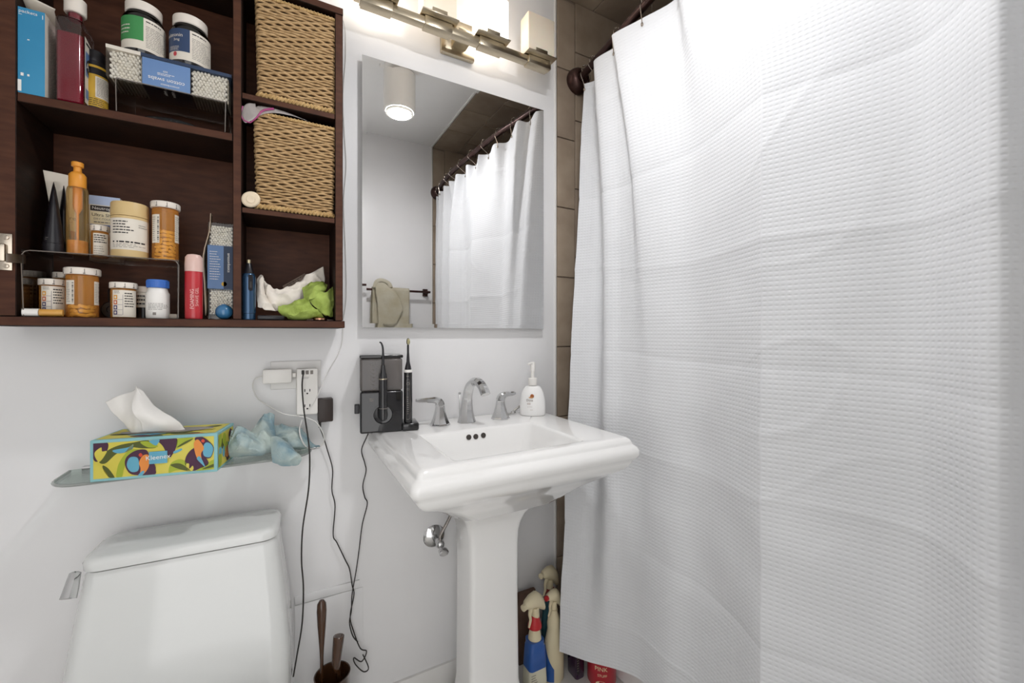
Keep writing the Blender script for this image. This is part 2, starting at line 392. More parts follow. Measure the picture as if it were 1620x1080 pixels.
# hooks
M_hook = mat('hook_metal', '#a89c90', .2, 1, noise_s=30, col2='#b8aca0')
hooks = []
for y in (-.083, -.138, -.285, -.425, -.55, -.69, -.84, -.98, -1.12, -1.22, -1.35, -1.45):
    x = rod_at(y); i = min(range(NA+1), key=lambda q: abs(ct2[q].y-y)); cx = ct2[i].x
    h = thing('curtain_hook', 'metal double-ended roller hook joining curtain to bronze rod', 'curtain hook', (x, y, RODZ+.017), 0, 'curtain hooks along the rod')
    r0 = .0215
    pts = [(cx-.004, y, ZT-.022), (cx-.006, y, ZT-.004), (x-.026, y, RODZ-.02)]+[(x-r0*math.cos(R(a)), y, RODZ+r0*math.sin(R(a))) for a in range(-20, 181, 25)]+[(x+.02, y, RODZ-.02), (x+.016, y, RODZ-.032)]
    MB().tube(pts, .0014, 50, 6).build('wire', M_hook, h)
    b = MB()
    for a in range(50, 140, 20): b.ball((x-(r0)*math.cos(R(a)), y, RODZ+r0*math.sin(R(a))), .003, seg=8, rg=6)
    b.build('roller_beads', M_hook, h)
    MB().ball((cx-.004, y, ZT-.024), .0042, sz=1.5, seg=10, rg=6).build('end_ball', M_hook, h)
# bathtub
t = thing('bathtub', 'white bathtub apron and rim behind the curtain hem', 'bathtub', (1.36, -.775, 0))
x0, x1, y0, y1 = 1.0, XR-.009, YF+.009, -.009
rg = []
for dx, z, r in ((.012, .003, .01), (.012, .40, .01), (0, .44, .02), (0, .475, .03), (.012, .49, .04), (.07, .49, .08), (.09, .46, .1), (.13, .15, .13), (.2, .11, .1)):
    rg.append([(a, b, z) for a, b in rr(x0+dx, x1-dx if dx > .05 else x1, y0+(dx if dx > .05 else 0), y1-(dx if dx > .05 else 0), r, 6)])
MB().loft(rg).build('tub_body', M_china, t)

# ================================================================ MIRROR
M_mirror = mat('mirror_silver', '#f2f2f2', .0, 1, noise_s=1, col2='#f2f2f2', spec=1)
t = thing('wall_mirror', 'rectangular wall mirror hanging above the sink, reflecting the curtain', 'mirror', (.53, 0, 1.2))
mx0, mx1, mz0, mz1, my = Y(573, 517, -.025).x, Y(860, 519, -.025).x, 1.2015, 2.009, -.025
MB().box(mx0+.004, mx1-.004, my+.006, -.0005, mz0+.004, mz1-.004).build('backing', mat('mirror_back', '#b8b4ae', .5, noise_s=5, col2='#aca8a2'), t)
bv = .012
o4 = [(mx0, mz0), (mx1, mz0), (mx1, mz1), (mx0, mz1)]; i4 = [(mx0+bv, mz0+bv), (mx1-bv, mz0+bv), (mx1-bv, mz1-bv), (mx0+bv, mz1-bv)]
b = MB(); b.poly([(x, my, z) for x, z in i4]); gl = b.build('mirror_glass', M_mirror, t, ang=None)
b = MB()
for k in range(4):
    j = (k+1) % 4
    b.poly([(o4[k][0], my+.0003, o4[k][1]), (o4[j][0], my+.0003, o4[j][1]), (i4[j][0], my, i4[j][1]), (i4[k][0], my, i4[k][1])])
    b.poly([(o4[k][0], my+.0003, o4[k][1]), (o4[j][0], my+.0003, o4[j][1]), (o4[j][0], my+.006, o4[j][1]), (o4[k][0], my+.006, o4[k][1])])
b.build('bevel', M_mirror, t, ang=10)

# ================================================================ VANITY LIGHT
t = thing('vanity_light', 'brushed nickel vanity light bar with four square opal glass shades', 'wall light', (.51, 0, 2.11))
MB().box(.455, .573, -.018, -.001, 2.105, 2.225, .004).build('backplate', M_nickel, t)
MB().box(.49, .54, -.08, -.017, 2.13, 2.155, .002).build('arm', M_nickel, t)
MB().box(.19, .826, -.105, -.077, 2.108, 2.130, .002).build('bar', M_nickel, t)
M_opal = mat('opal_glass_unlit', '#efe4d2', .25, noise_s=4, col2='#ece0cc', sub=.3)
M_opal_on = mat('opal_glass_lit', '#fff6ea', .3, emit=SHADE_W)
M_opal_dim = mat('opal_glass_glowing', '#f6ead6', .3, noise_s=4, col2='#f4e6d0', emit=.04)
for i, cx in enumerate((.236, .4165, .595, .777)):
    MB().box(cx-.043, cx+.043, -.109, -.073, 2.105, 2.1325, .0015).build('clamp_block', M_nickel, t)
    pl = MB().box(cx-.057, cx+.057, -.131, -.055, 2.1335, 2.1365, .0006).build('base_plate', M_nickel, t)
    MB().box(cx-.026, cx+.020, -.1275, -.1255, 2.1365, 2.150, .0005).build('shade_clip', M_nickel, pl)
    rgs = []
    for dz, ins, w in ((0, .002, 0), (.004, 0, 0), (.128, 0, 0), (.131, .0015, 0), (.131, .006, 0), (.012, .006, 0)):
        rgs.append([(a, q, 2.1368+dz) for a, q in rr(cx-.0535+ins, cx+.0535-ins, -.122+ins, -.067-ins, .004, 3)])
    MB().loft(rgs).build('glass_shade', (M_opal_on, M_opal_dim, M_opal_on, M_opal)[i], t, ang=30)

# ================================================================ CEILING LAMP (seen in the mirror)
lx, ly = .496, -.752
t = thing('ceiling_lamp', 'white cylinder ceiling spotlight with glowing ribbed bulb', 'ceiling light', (lx, ly, CEIL))
MB().box(lx-.085, lx+.085, ly-.06, ly+.06, CEIL-.016, CEIL-.0005, .004).build('canopy', M_white, t)
MB().lathe([(.012, CEIL-.036-2.2), (.012, CEIL-.016-2.2)], 16, (lx, ly, 2.2)).build('stem', M_white, t)
MB().lathe([(.066, .05), (.068, .05), (.072, .052), (.075, .06), (.075, .235), (.07, .25), (.055, .259), (.01, .262)], 40, (lx, ly, 2.2), cap=False).build('housing', M_white, t)
MB().lathe([(.0655, .05), (.064, .042), (.054, .04)], 40, (lx, ly, 2.2), cap=False).build('bulb_rim', mat('bulb_glass', '#e8e4dc', .1, noise_s=6, col2='#f0ece4', coat=.5), t)
MB().lathe([(.056, .046), (.05, .038), (.035, .032), (.018, .029), (.0001, .028)], 40, (lx, ly, 2.2), cap=False).build('bulb_lens', mat('bulb_light', '#fdfdff', .3, emit=LAMP_W), t)

# ================================================================ TOWEL BAR AND TOWEL (opposite wall, seen in the mirror)
t = thing('towel_bar', 'dark bronze towel bar on the wall facing the mirror', 'towel bar', (.6, YF, 1.46))
bz = 1.468
MB().box(.35, .886, YF+.052, YF+.066, bz-.007, bz+.007, .002).build('bar', M_bronze, t)
for x in (.37, .866):
    p = MB().box(x-.017, x+.017, YF+.0005, YF+.012, bz-.025, bz+.025, .002).build('wall_bracket', M_bronze, t)
    MB().box(x-.009, x+.009, YF+.012, YF+.054, bz-.009, bz+.009, .001).build('post', M_bronze, p)
M_towel = mat('beige_terry', '#a39b84', .95, noise_s=9, col2='#b3ad9c', bump=.6, bump_s=260)
b = MB(); yb = YF+.059
b.sheet([[(x+.004*math.sin(z*9), yb+dy*1.25, z) for x in (.50, .58, .66, .735)] for z, dy in ((1.05, -.03), (1.25, -.026), (1.44, -.018), (1.475, -.014), (1.485, 0), (1.475, .014), (1.44, .02), (1.25, .03), (1.0, .036))], 14, 30, .0012, 22)
b.sheet([[(.52, yb+.035, 1.50), (.56, yb+.04, 1.51), (.60, yb+.035, 1.49)], [(.515, yb+.05, 1.45), (.58, yb+.055, 1.46), (.645, yb+.045, 1.45)], [(.53, yb+.05, 1.35), (.60, yb+.052, 1.36), (.685, yb+.05, 1.345)], [(.53, yb+.045, 1.2), (.59, yb+.048, 1.2), (.64, yb+.045, 1.24)]], 12, 16, .005, 25)
b.tube([(.515, yb+.03, 1.475), (.53, yb+.025, 1.515), (.565, yb+.02, 1.523), (.60, yb+.028, 1.505), (.61, yb+.035, 1.48)], lambda q: .014, 20, 10)
tag(b.build('hand_towel', M_towel, solid=.004), 'beige terry towel bunched over the bronze towel bar', 'towel')


# ================================================================ MEDICINE CABINET
CX0, CX1, CYF, CZ0, CZ1 = -.505, .139, -.16, 1.197, 2.026
XI, XD0, XD1, XJ, ZB0 = -.447, -.100, -.083, .120, 1.215     # inner left, divider, inner right, floor of the cabinet
ZS, ZU, ZL = 1.647, 1.748, 1.479                             # tops of the three shelves
cab = thing('wall_cabinet', 'dark walnut open wall cabinet with two columns of shelves above the toilet', 'cabinet', (-.16, 0, CZ0))
WE = [M_wood, M_wood_edge]
def board(name, x0, x1, y0, y1, z0, z1, par=cab):
    b = MB().box(x0, x1, y0, y1, z0, z1, .0012, seg=1)
    o = b.build(name, WE, par, ang=25)
    for p in o.data.polygons:                       # front edges carry the redder veneer strip
        if p.normal.y < -.9: p.material_index = 1
    return o
E_ = .0006
board('back_panel', CX0+.002, CX1-.002, -.008, -.0008, CZ0+.002, CZ1-.002)
board('bottom_panel', CX0, CX1+.004, CYF, -.0085, CZ0, ZB0)
board('top_panel', CX0, CX1, CYF, -.0085, 2.008, CZ1)
board('side_panel', CX0, XI, CYF+.001, -.0085, ZB0+E_, 2.008-E_)
board('side_panel', XJ, CX1-.0005, CYF+.001, -.0085, ZB0+E_, 2.008-E_)
board('divider', XD0, XD1, CYF+.001, -.0085, ZB0+E_, 2.008-E_)
board('shelf', XI+E_, XD0-E_, CYF+.002, -.0085, ZS-.018, ZS)
board('shelf', XD1+E_, XJ-E_, CYF+.002, -.0085, ZU-.014, ZU)
board('shelf', XD1+E_, XJ-E_, CYF+.002, -.0085, ZL-.013, ZL)
board('cornice', CX0-.004, CX1-.012, -.12, -.002, CZ1+E_, CZ1+.018)
# hinge left on the stile where a door used to hang
M_hinge = mat('hinge_steel', '#bdb2a3', .25, 1, noise_s=20, col2='#cabfb0')
hx = Y(4, 402, -.164).x
b = MB(); b.box(hx-.022, hx+.012, -.1625, -.1592, 1.302, 1.372, .0015); b.box(hx-.018, hx+.006, -.172, -.1625, 1.318, 1.352, .003)
hp = b.build('hinge', M_hinge, cab)
for zz in (1.310, 1.364): MB().lathe([(.0045, 0), (.004, .002), (.001, .0025)], 12, mx=Matrix.Translation((hx+.004, -.1625, zz)) @ Matrix.Rotation(R(90), 4, 'X')).build('screw', M_hinge, hp)
rg = []
for q in (Y(11, 408, -.172), Y(39, 410, -.150)):
    rg.append([q+Vector((0, s1*.0035, s2*.0085)) for s1, s2 in ((-1, -1), (1, -1), (1, 1), (-1, 1))])
MB().loft(rg).build('hinge_arm', M_hinge, hp)

# ---------------------------------------------------------------- containers
PH = face_ang
def jar(name, label, cat, x, y, z, prof_body, body_mat, prof_cap, cap_mat, seg=28, capname='lid', notches=False, sx=1):
    t = thing(name, label, cat, (x, y, z))
    MB().lathe(prof_body, seg, (x, y, z)).build('body', body_mat, t)
    c = MB().lathe(prof_cap, 36, (x, y, z))
    o = c.build(capname, cap_mat, t)
    if notches:
        r = prof_cap[1][0]; z0, z1 = prof_cap[0][1], prof_cap[-2][1]; b = MB()
        for k in range(9):
            a = k*R(40)+PH(x, y)+.1
            m = Matrix.Translation((x+(r-.0003)*math.cos(a), y+(r-.0003)*math.sin(a), z+z0)) @ Matrix.Rotation(a, 4, 'Z')
            b.box(-.0004, .0006, -.0006, .0006, .001, (z1-z0)*.8, mx=m); b.box(-.0004, .0008, -.002, .0012, .0008, .003, mx=m)
        b.build('cap_notches', M_grey, o)
    return t
M_tablet = mat('yellow_tablet', '#fbe58c', .5, noise_s=30, col2='#fff0a6')
_tab = None
def tablets(x, y, z, r, h, n, label, grp, lay=.0085):
    """oblong tablets heaped in the bottle, each one a thing"""
    global _tab
    if _tab is None:
        b = MB(); L_, q = .0072, .0033
        b.lathe([(1e-6, -L_)]+[(q*math.sin(R(a)), -L_+q-q*math.cos(R(a))) for a in (30, 60, 90)]+[(q*math.sin(R(a)), L_-q-q*math.cos(R(a))) for a in (90, 120, 150)]+[(1e-6, L_)], 10, cap=False)
        _tab = b.build('tablet', M_tablet); _tab_first = True
        me = _tab.data; bpy.data.objects.remove(_tab); _tab = me
    rnd = random.Random(n); phi = PH(x, y); k = 0; zz = z+.0055
    while zz < z+h and k < n:
        for j in range(5):
            a = phi+R(-80+40*j+rnd.uniform(-9, 9)); rad = (r-.0058)*rnd.uniform(.72, .86)
            if rad < .004: rad = .004
            o = bpy.data.objects.new('tablet', _tab); COL.objects.link(o)
            o.location = (x+rad*math.cos(a), y+rad*math.sin(a), zz+rnd.uniform(-.0012, .0012))
            o.rotation_euler = (R(90+rnd.uniform(-22, 22)), 0, a+R(rnd.uniform(-25, 25)))
            tag(o, label, 'tablet', grp); k += 1
            if k >= n: break
        zz += lay
def rx(label, x, y, z, r, hb, hc, rc, labels, seed=1, tint=M_amber):
    """amber prescription bottle; labels = list of (s0, s1, h0, h1, style)"""
    t = jar('prescription_bottle', label, 'pill bottle', x, y, z, [(r*.94, .0004), (r, .003), (r, hb-.002), (r*.93, hb)], tint,
            [(rc*.97, hb+.0006), (rc, hb+.002), (rc, hb+hc-.002), (rc*.95, hb+hc), (rc*.7, hb+hc)], M_cap, notches=True, capname='cap')
    for k, (s0, s1, h0, h1, st) in enumerate(labels):
        fn = on_cyl(x, y, r+.0004, PH(x, y), z); fp = on_cyl(x, y, r+.0007, PH(x, y), z); b = MB(); lab_arc(b, fn, s0, s1, h0, h1, 0)
        w_ = s1-s0
        if 'bar' in st:
            for q in range(14): put(b, rect(w_*.16, (h1-h0)*.9/14*(.25+.5*((q*7) % 3)/2)), fp, 1, dx=(s0+w_*.85 if 'r' in st else s0+w_*.2), dh=h0+(h1-h0)*(.06+.9*q/14))
            put(b, words(s0+w_*.08, s1-w_*.35, h0+.004, h1-.004, 12, .3, seed), fp, 2)
        elif 'dose' in st:
            for q, cm in enumerate((3, 4, 5, 5)):
                hh = h1-(h1-h0)*(.27+.19*q); put(b, rect(w_*.15, (h1-h0)*.16), fp, cm, dx=s0+w_*.13, dh=hh); put(b, rect(w_*.17, .0006), fp, 5, dx=s0+w_*.30, dh=hh-(h1-h0)*.085)
                put(b, ell(w_*.08, (h1-h0)*.09, 10), on_cyl(x, y, r+.0009, PH(x, y), z), 0, dx=s0+w_*.13, dh=hh)
            put(b, rect(.0005, (h1-h0)*.75), fp, 5, dx=s0+w_*.40, dh=h1-(h1-h0)*.55)
            put(b, words(s0+w_*.46, s1-w_*.04, h0+(h1-h0)*.35, h1-.004, 6, .4, seed), fp, 1); put(b, words(s0+w_*.08, s0+w_*.42, h1-(h1-h0)*.14, h1-.001, 2, .35, seed), fp, 2)
        else:
            put(b, words(s0+w_*.06, s1-w_*.05, h0+(h1-h0)*.55, h1-.002, 4, .45, seed), fp, 1); put(b, words(s0+w_*.06, s1-w_*.05, h0+.002, h0+(h1-h0)*.45, 4, .25, seed+3), fp, 2)
        b.build('paper_label', [M_paper, M_dark, M_grey, mat('yellow_print', '#d99a3a', .6, noise_s=9, col2='#e0a548'), mat('orange_print', '#c0623f', .6, noise_s=9, col2='#c86d4a'), mat('indigo_print', '#4a3f63', .6, noise_s=9, col2='#55496f')], t, ang=None)
    return t
# ---- upper left shelf
# blue carton with an open white lid flap
bx0, bx1, by0, by1, bz0, bz1 = XI+.001, -.409, -.156, -.055, ZS+.0005, 1.813
t = thing('packet_box', 'tall blue and white carton of packets with its lid open', 'box', ((bx0+bx1)/2, -.1, ZS))
M_cyan = mat('cyan_print', '#2f83ad', .45, noise_s=5, col2='#3a8db6')
o = MB().box(bx0, bx1, by0, by1, bz0, bz1).build('carton', [M_paper, M_cyan], t, ang=20)
for p in o.data.polygons:
    if p.normal.y < -.9: p.material_index = 1
b = MB(); fn = on_plane((bx0, by0-.0004, bz0), (1, 0, 0), (0, 0, 1))
put(b, text2d('packets', .0085), fn, 0, dx=.014, dh=.158); put(b, words(.001, .009, .150, .153, 1), fn, 0)
for dx, dh, w_, h_ in ((.006, .036, .004, .006), (.0145, .036, .003, .004), (.0145, .105, .003, .002), (.034, .155, .001, .008), (.0025, .014, .005, .022)): put(b, rect(w_, h_), fn, 0, dx=dx, dh=dh)
fs_ = on_plane((bx1+.0004, by0, bz0), (0, 1, 0), (0, 0, 1)); put(b, words(.012, .095, .004, .15, 46, .3, 4, 1.0), fs_, 1)
b.build('lettering', [M_white, M_grey], t, ang=None, kind='stuff')
b = MB(); b.sheet([[(bx0, by1, bz1), (bx0, by0+.03, bz1+.018), (bx0+.004, by0+.004, bz1+.03)], [(bx1, by1, bz1), (bx1+.003, by0+.035, bz1+.018), (bx1+.008, by0+.02, bz1+.024)]], 6, 4)
b.build('lid_flap', M_paper, t, solid=.0012)
# red mouthwash in a clear bottle
wx0, wx1, wy0, wy1 = -.398, -.356, -.153, -.085
t = thing('mouthwash_bottle', 'clear bottle of red mouthwash with a white cap', 'bottle', ((wx0+wx1)/2, -.12, ZS))
cxm, cym = (wx0+wx1)/2, (wy0+wy1)/2
def rrz(ins, z, r=.009): return [(a, q, z) for a, q in rr(wx0+ins, wx1-ins, wy0+ins, wy1-ins, r, 4)]
MB().loft([rrz(.003, ZS+.0005), rrz(0, ZS+.0045), rrz(0, ZS+.168), rrz(.004, ZS+.176), rrz(.010, ZS+.180, .008)]+[[(cxm+.0125*math.cos(R(45+a)), cym+.0125*math.sin(R(45+a)), z) for a in [i*360/20-45 for i in range(20)]] for z in (ZS+.184, ZS+.203)]).build('clear_bottle', M_clearbot, t)
MB().loft([rrz(.004, ZS+.003), rrz(.0015, ZS+.006), rrz(.0015, ZS+.143)]).build('red_liquid', mat('red_liquid', '#7d1226', .15, noise_s=4, col2='#8d1a30', coat=.5), t)
MB().lathe([(.0155, .198), (.017, .200), (.017, .228), (.015, .230)], 28, (cxm, cym, ZS)).build('cap', M_cap, t)
MB().lathe([(.0105, .186), (.0105, .1975)], 20, (cxm, cym, ZS)).build('red_neck', mat('red_liquid', '#7d1226'), t)
b = MB(); fn = on_plane((wx1+.0006, wy0+.010, ZS+.012), (0, 1, 0), (0, 0, 1)); b.poly([fn(0, 0), fn(.05, 0), fn(.05, .125), fn(0, .135)], 0)
fn = on_plane((wx1+.001, wy0+.010, ZS+.012), (0, 1, 0), (0, 0, 1))
put(b, rect(.044, .05), fn, 1, dx=.025, dh=.082); put(b, ell(.036, .036), on_plane((wx1+.0013, wy0+.01, ZS+.012), (0, 1, 0), (0, 0, 1)), 2, dx=.023, dh=.078)
put(b, text2d('ACT', .020), on_plane((wx1+.0017, wy0+.01, ZS+.012), (0, 1, 0), (0, 0, 1)), 0, dx=.024, dh=.078); put(b, rect(.044, .02), fn, 1, dx=.025, dh=.02); put(b, rect(.03, .005), fn, 2, dx=.02, dh=.124)
b.build('printed_label', [M_paper, M_blue, M_dark], t, ang=None)
# dark bottle with yellow label
y = -.106; x, r = cyl(130, 171, y)
t = jar('supplement_bottle', 'dark supplement bottle with a yellow and black label beside the mouthwash', 'bottle', x, y, ZS+.0005, [(r*.9, 0), (r, .004), (r, .10), (r*.85, .112)], M_black, [(r*.8, .1125), (r*.82, .114), (r*.82, .133), (r*.75, .135)], M_black)
M_yel = mat('mustard_print', '#c39a2f', .5, noise_s=8, col2='#cda63a')
fn = on_cyl(x, y, r+.0005, PH(x, y), ZS); fp = on_cyl(x, y, r+.0009, PH(x, y), ZS); b = MB(); lab_arc(b, fn, -.04, .04, .014, .082, 0, 16); lab_arc(b, fn, -.04, .04, .096, .101, 0, 16)
lab_arc(b, fp, .0, .03, .034, .078, 1, 8); put(b, words(.002, .028, .036, .076, 14, .4, 3, 1), on_cyl(x, y, r+.0012, PH(x, y), ZS), 2); put(b, words(-.01, .03, .016, .032, 4, .3, 5, 1), fp, 3)
b.build('printed_label', [M_yel, M_paper, M_grey, M_dark], t, ang=None)
# clear risers
def riser(label, x0, x1, y0, y1, z0, z1, r=.004):
    t = thing('acrylic_riser', label, 'shelf riser', ((x0+x1)/2, (y0+y1)/2, z0))
    th = .003
    MB().box(x0, x1, y0, y1, z1-th, z1, .0005, seg=1).build('top_plate', M_acryl, t)
    for xx in (x0, x1-th): MB().box(xx, xx+th, y0, y1, z0+.0005, z1-th-.0002, .0005, seg=1).build('side_plate', M_acryl, t)
    b = MB(); e = .0009
    b.tube([(x0+r*.3, y0-e*.5, z0+.0012), (x0, y0-e*.5, z1-r), (x0+r*.4, y0-e*.5, z1-r*.3), (x0+r, y0-e*.5, z1-.001), (x1-r, y0-e*.5, z1-.001), (x1-r*.4, y0-e*.5, z1-r*.3), (x1, y0-e*.5, z1-r), (x1-.001, y0-e*.5, z0+.0012)], e, sides=6, smooth=False)
    b.build('polished_edge', M_acryl_edge, t); return t
ZR = 1.7185
rx0, rx1 = Y(183, 150, -.155).x, Y(357, 180, -.155).x
riser('clear acrylic riser carrying the flat box of cotton swabs', rx0, rx1, -.155, -.03, ZS, ZR)
# dark glossy case under it
t = MB(); cxx, cyy = (rx0+rx1)/2-.012, -.105
prof = []
for k in range(9):
    a = -1+2*k/8; prof.append([(cxx+a*.07, cyy+q[0]*.026*math.sqrt(max(1-a*a*.97, .02)), ZS+.001+max(q[1], 0)*.026*math.sqrt(max(1-a*a*.97, .02))) for q in [(math.cos(R(j*30)), math.sin(R(j*30))) for j in range(12)]])
tag(t.loft(prof).build('glasses_case', mat('smoky_plastic', '#2b2a2a', .12, noise_s=5, col2='#353434', coat=.6), ang=50), 'smoky black curved glasses case lying under the clear riser', 'case')
# swab boxes: clear box, printed sleeve, countless swabs
M_swab = mat('cotton_tip', '#faf5ea', .9, noise_s=40, col2='#fffcf4'); M_stick = mat('paper_stick', '#d8d0bf', .8, noise_s=30, col2='#cfc7b6')
M_bandk = mat('sleeve_dark', '#1e2230', .45, noise_s=8, col2='#252a39')
def swabs(par, x0, x1, y0, y1, z0, z1, p=.0066):
    """tips packed in the front face, sticks running back"""
    b = MB(); rnd = random.Random(3); row = 0; z = z0+p/2
    while z < z1-p/3:
        x = x0+p/2+(p/2 if row % 2 else 0)
        while x < x1-p/3:
            yy = y0+rnd.uniform(0, .004)
            b.lathe([(1e-5, 0), (p*.36, .0008), (p*.5, .0035), (p*.46, .009), (p*.25, .012)], 8, mx=Matrix.Translation((x+rnd.uniform(-.0004, .0004), yy, z+rnd.uniform(-.0004, .0004))) @ Matrix.Rotation(R(-90), 4, 'X'), cap=False)
            x += p
        z += p*.87; row += 1
    b.build('swab_tips', M_swab, par, kind='stuff', ang=None)
    b = MB(); x = x0+.002
    while x < x1-.002:
        b.box(x, x+.0026, y0+.010, y1, z0+.0002, z1-.001); x += p*.9
    b.build('swab_sticks', M_stick, par, kind='stuff')
px0, px1, py0, py1, pz0, pz1 = Y(167, 110, -.15).x, XD0-.003, -.150, -.076, ZR+.0005, ZR+.068
t = thing('swab_box', 'flat box of cotton swabs with a blue sleeve lying on the clear riser', 'swab box', ((px0+px1)/2, -.11, pz0))
lx0, lx1 = px0+.058, px0+.142
swabs(t, px0+.004, lx0, py0+.002, py1-.003, pz0+.002, pz1-.006); swabs(t, lx1, px1-.006, py0+.002, py1-.003, pz0+.002, pz1-.006)
MB().box(px0, px1, py0, py1, pz0, pz1, .002, seg=1).build('clear_tray', M_acryl, t)
b = MB().box(lx0, lx1, py0-.0006, py1+.0006, pz0-.0002, pz1-.008, .0006, seg=1)
o = b.build('printed_sleeve', [M_bandk, M_blue], t, ang=25)
for p in o.data.polygons:
    if p.normal.y < -.9: p.material_index = 1
MB().box(lx0-.002, px1, py0-.0004, py1, pz1-.0075, pz1+.0002, .0004, seg=1).build('sleeve_flap', M_navy, t); MB().box(px0, lx0-.0022, py0-.0004, py1, pz1-.0075, pz1+.0002, .0004, seg=1).build('card_lid', M_paper, t)
b = MB(); fn = on_plane((0, py0-.001, 0), (1, 0, 0), (0, 0, 1)); mc = (lx0+lx1)/2
put(b, text2d('cotton swabs', .0118), fn, 0, R(180), mc, pz0+.018); put(b, text2d('amazonbasics', .006), fn, 0, R(180), mc+.006, pz0+.008); put(b, text2d('500', .0055), fn, 0, R(180), mc-.002, pz0+.037)
put(b, words(mc-.016, mc+.014, pz0+.027, pz0+.033, 2, .4, 2, 1), fn, 0)
fb = on_plane((0, 0, pz0-.0006), (1, 0, 0), (0, 1, 0)); put(b, text2d('cotton', .009), fb, 0, R(90), mc+.008, py0+.02); put(b, text2d('swabs', .009), fb, 0, R(90), mc-.006, py0+.02)
b.build('lettering', M_white, t, ang=None, kind='stuff')
# the two gummy jars standing on the swab box
for (ul, ur, cc, nm, lb, txt) in ((192, 262, '#3f8a4e', 'a', 'smoky supplement jar with a green and white label on the swab box', None), (268, 333, '#2f4263', 'b', 'smoky supplement jar with a navy melatonin label on the swab box', 'melatonin')):
    y = -.113; x, r = cyl(ul, ur, y); z = pz1+.0008; h = .097
    t = jar('gummy_jar', lb, 'jar', x, y, z, [(r*.94, 0), (r, .004), (r, .078), (r*.92, .086), (r*.78, .093), (r*.78, h)], clear('smoky_jar', '#6e6158', .06), [(r*.82, h-.002), (r*.86, h), (r*.86, h+.017), (r*.8, h+.0185), (r*.5, h+.0185)], M_cap)
    MB().lathe([(r*.9, .001), (r*.93, .004), (r*.93, .05), (r*.6, .056)], 24, (x, y, z)).build('gummies', mat('gummy_mass', '#4a2a20', .6, noise_s=60, col2='#6b4030', bump=.6, bump_s=90), t)
    Mg = mat('label_'+nm, cc, .5, noise_s=6, col2=cc)
    ph = PH(x, y); fn = on_cyl(x, y, r+.0005, ph, z); fp = on_cyl(x, y, r+.0009, ph, z); f3 = on_cyl(x, y, r+.0012, ph, z); b = MB()
    lab_arc(b, fn, -r*1.7, r*1.7, .006, .075, 0, 30); lab_arc(b, fp, -r*1.7, r*.0-.001, .024, .075, 1, 16)
    put(b, words(.003, r*1.25, .012, .060, 13, .32, 5, 1), fp, 2); put(b, words(.003, r*1.2, .067, .070, 1, .8, 8, 1), fp, 3)
    for hh in (.064, .052, .034): put(b, rect(r*1.1, .001), fp, 3, dx=.003+r*.55, dh=hh)
    if txt: put(b, text2d(txt, .011), f3, 0, dx=-r*.95, dh=.060); put(b, text2d('3mg', .008), f3, 0, dx=-r*.72, dh=.050); put(b, ell(.008, .010), f3, 4, dx=-r*.8, dh=.018); put(b, words(-r*1.2, -r*.5, .026, .036, 4, .3, 6, 1), f3, 0)
    else: put(b, words(-r*1.3, -r*.6, .035, .058, 3, .3, 6, 1), f3, 0)
    b.build('printed_label', [M_paper, Mg, M_grey, M_dark, mat('berry_print', '#a8323a', .5, noise_s=50, col2='#c04048')], t, ang=None)

# ---- lower left: riser with bottles on and under it
ZP = 1.345
q0, q1 = -.442, Y(283, 412, -.155).x
riser('clear acrylic riser with prescription bottles on and under it', q0, q1, -.155, -.03, ZB0, ZP, .012)
ZP += .0006; ZC = ZB0+.0006
def tube_body(mb, x, y, z, wb, wt, h, rot=0, tp=.0015, db=None, lean=0, mi=0, n=12):
    """squeeze tube standing on its cap: round below, flat crimp above"""
    rings = []
    for k in range(n+1):
        f = k/n; w_ = wb+(wt-wb)*f; d_ = (db or wb)*(1-f)**.8+tp*f
        rings.append([(x+lean*f+math.cos(rot)*w_*math.cos(a)-math.sin(rot)*d_*math.sin(a), y+math.sin(rot)*w_*math.cos(a)+math.cos(rot)*d_*math.sin(a), z+h*f) for a in [2*math.pi*i/20 for i in range(20)]])
    mb.loft(rings, mi)
# white and rose lotion tube leaning at the back
x, y = -.408, -.066; rot = R(25)
t = thing('lotion_tube', 'white lotion tube with a rose lower half standing behind the black tube', 'tube', (x, y, ZP))
zt = zat(276, x, y)
b = MB(); tube_body(b, x, y, ZP+.018, .013, .026, zt-ZP-.018, rot, .001, .013, -.008); o = b.build('tube', [mat('tube_white', '#d9d0c2', .4, noise_s=6, col2='#d2c9bb'), mat('tube_rose', '#b0766a', .4, noise_s=6, col2='#b97f73')], t)
for p in o.data.polygons:
    if p.center.z < .062: p.material_index = 1
MB().lathe([(.0105, 0), (.011, .001), (.011, .0175)], 20, (x, y, ZP)).build('cap', mat('cap_grey', '#b9b0a6', .3, noise_s=6, col2='#c2b9af'), t)
b = MB(); fn = on_plane((x-.004, y-.0105, ZP+.085), (math.cos(rot*.6), math.sin(rot*.6), 0), (-.03, .12, 1))
put(b, text2d('boracare', .012), fn, 0); put(b, rect(.034, .0008), fn, 1, dh=-.009); put(b, words(-.014, .014, -.034, -.026, 2, .3, 2, 1), fn, 0)
b.build('lettering', [M_dark, mat('tube_rose', '#b0766a')], t, ang=None, kind='stuff')
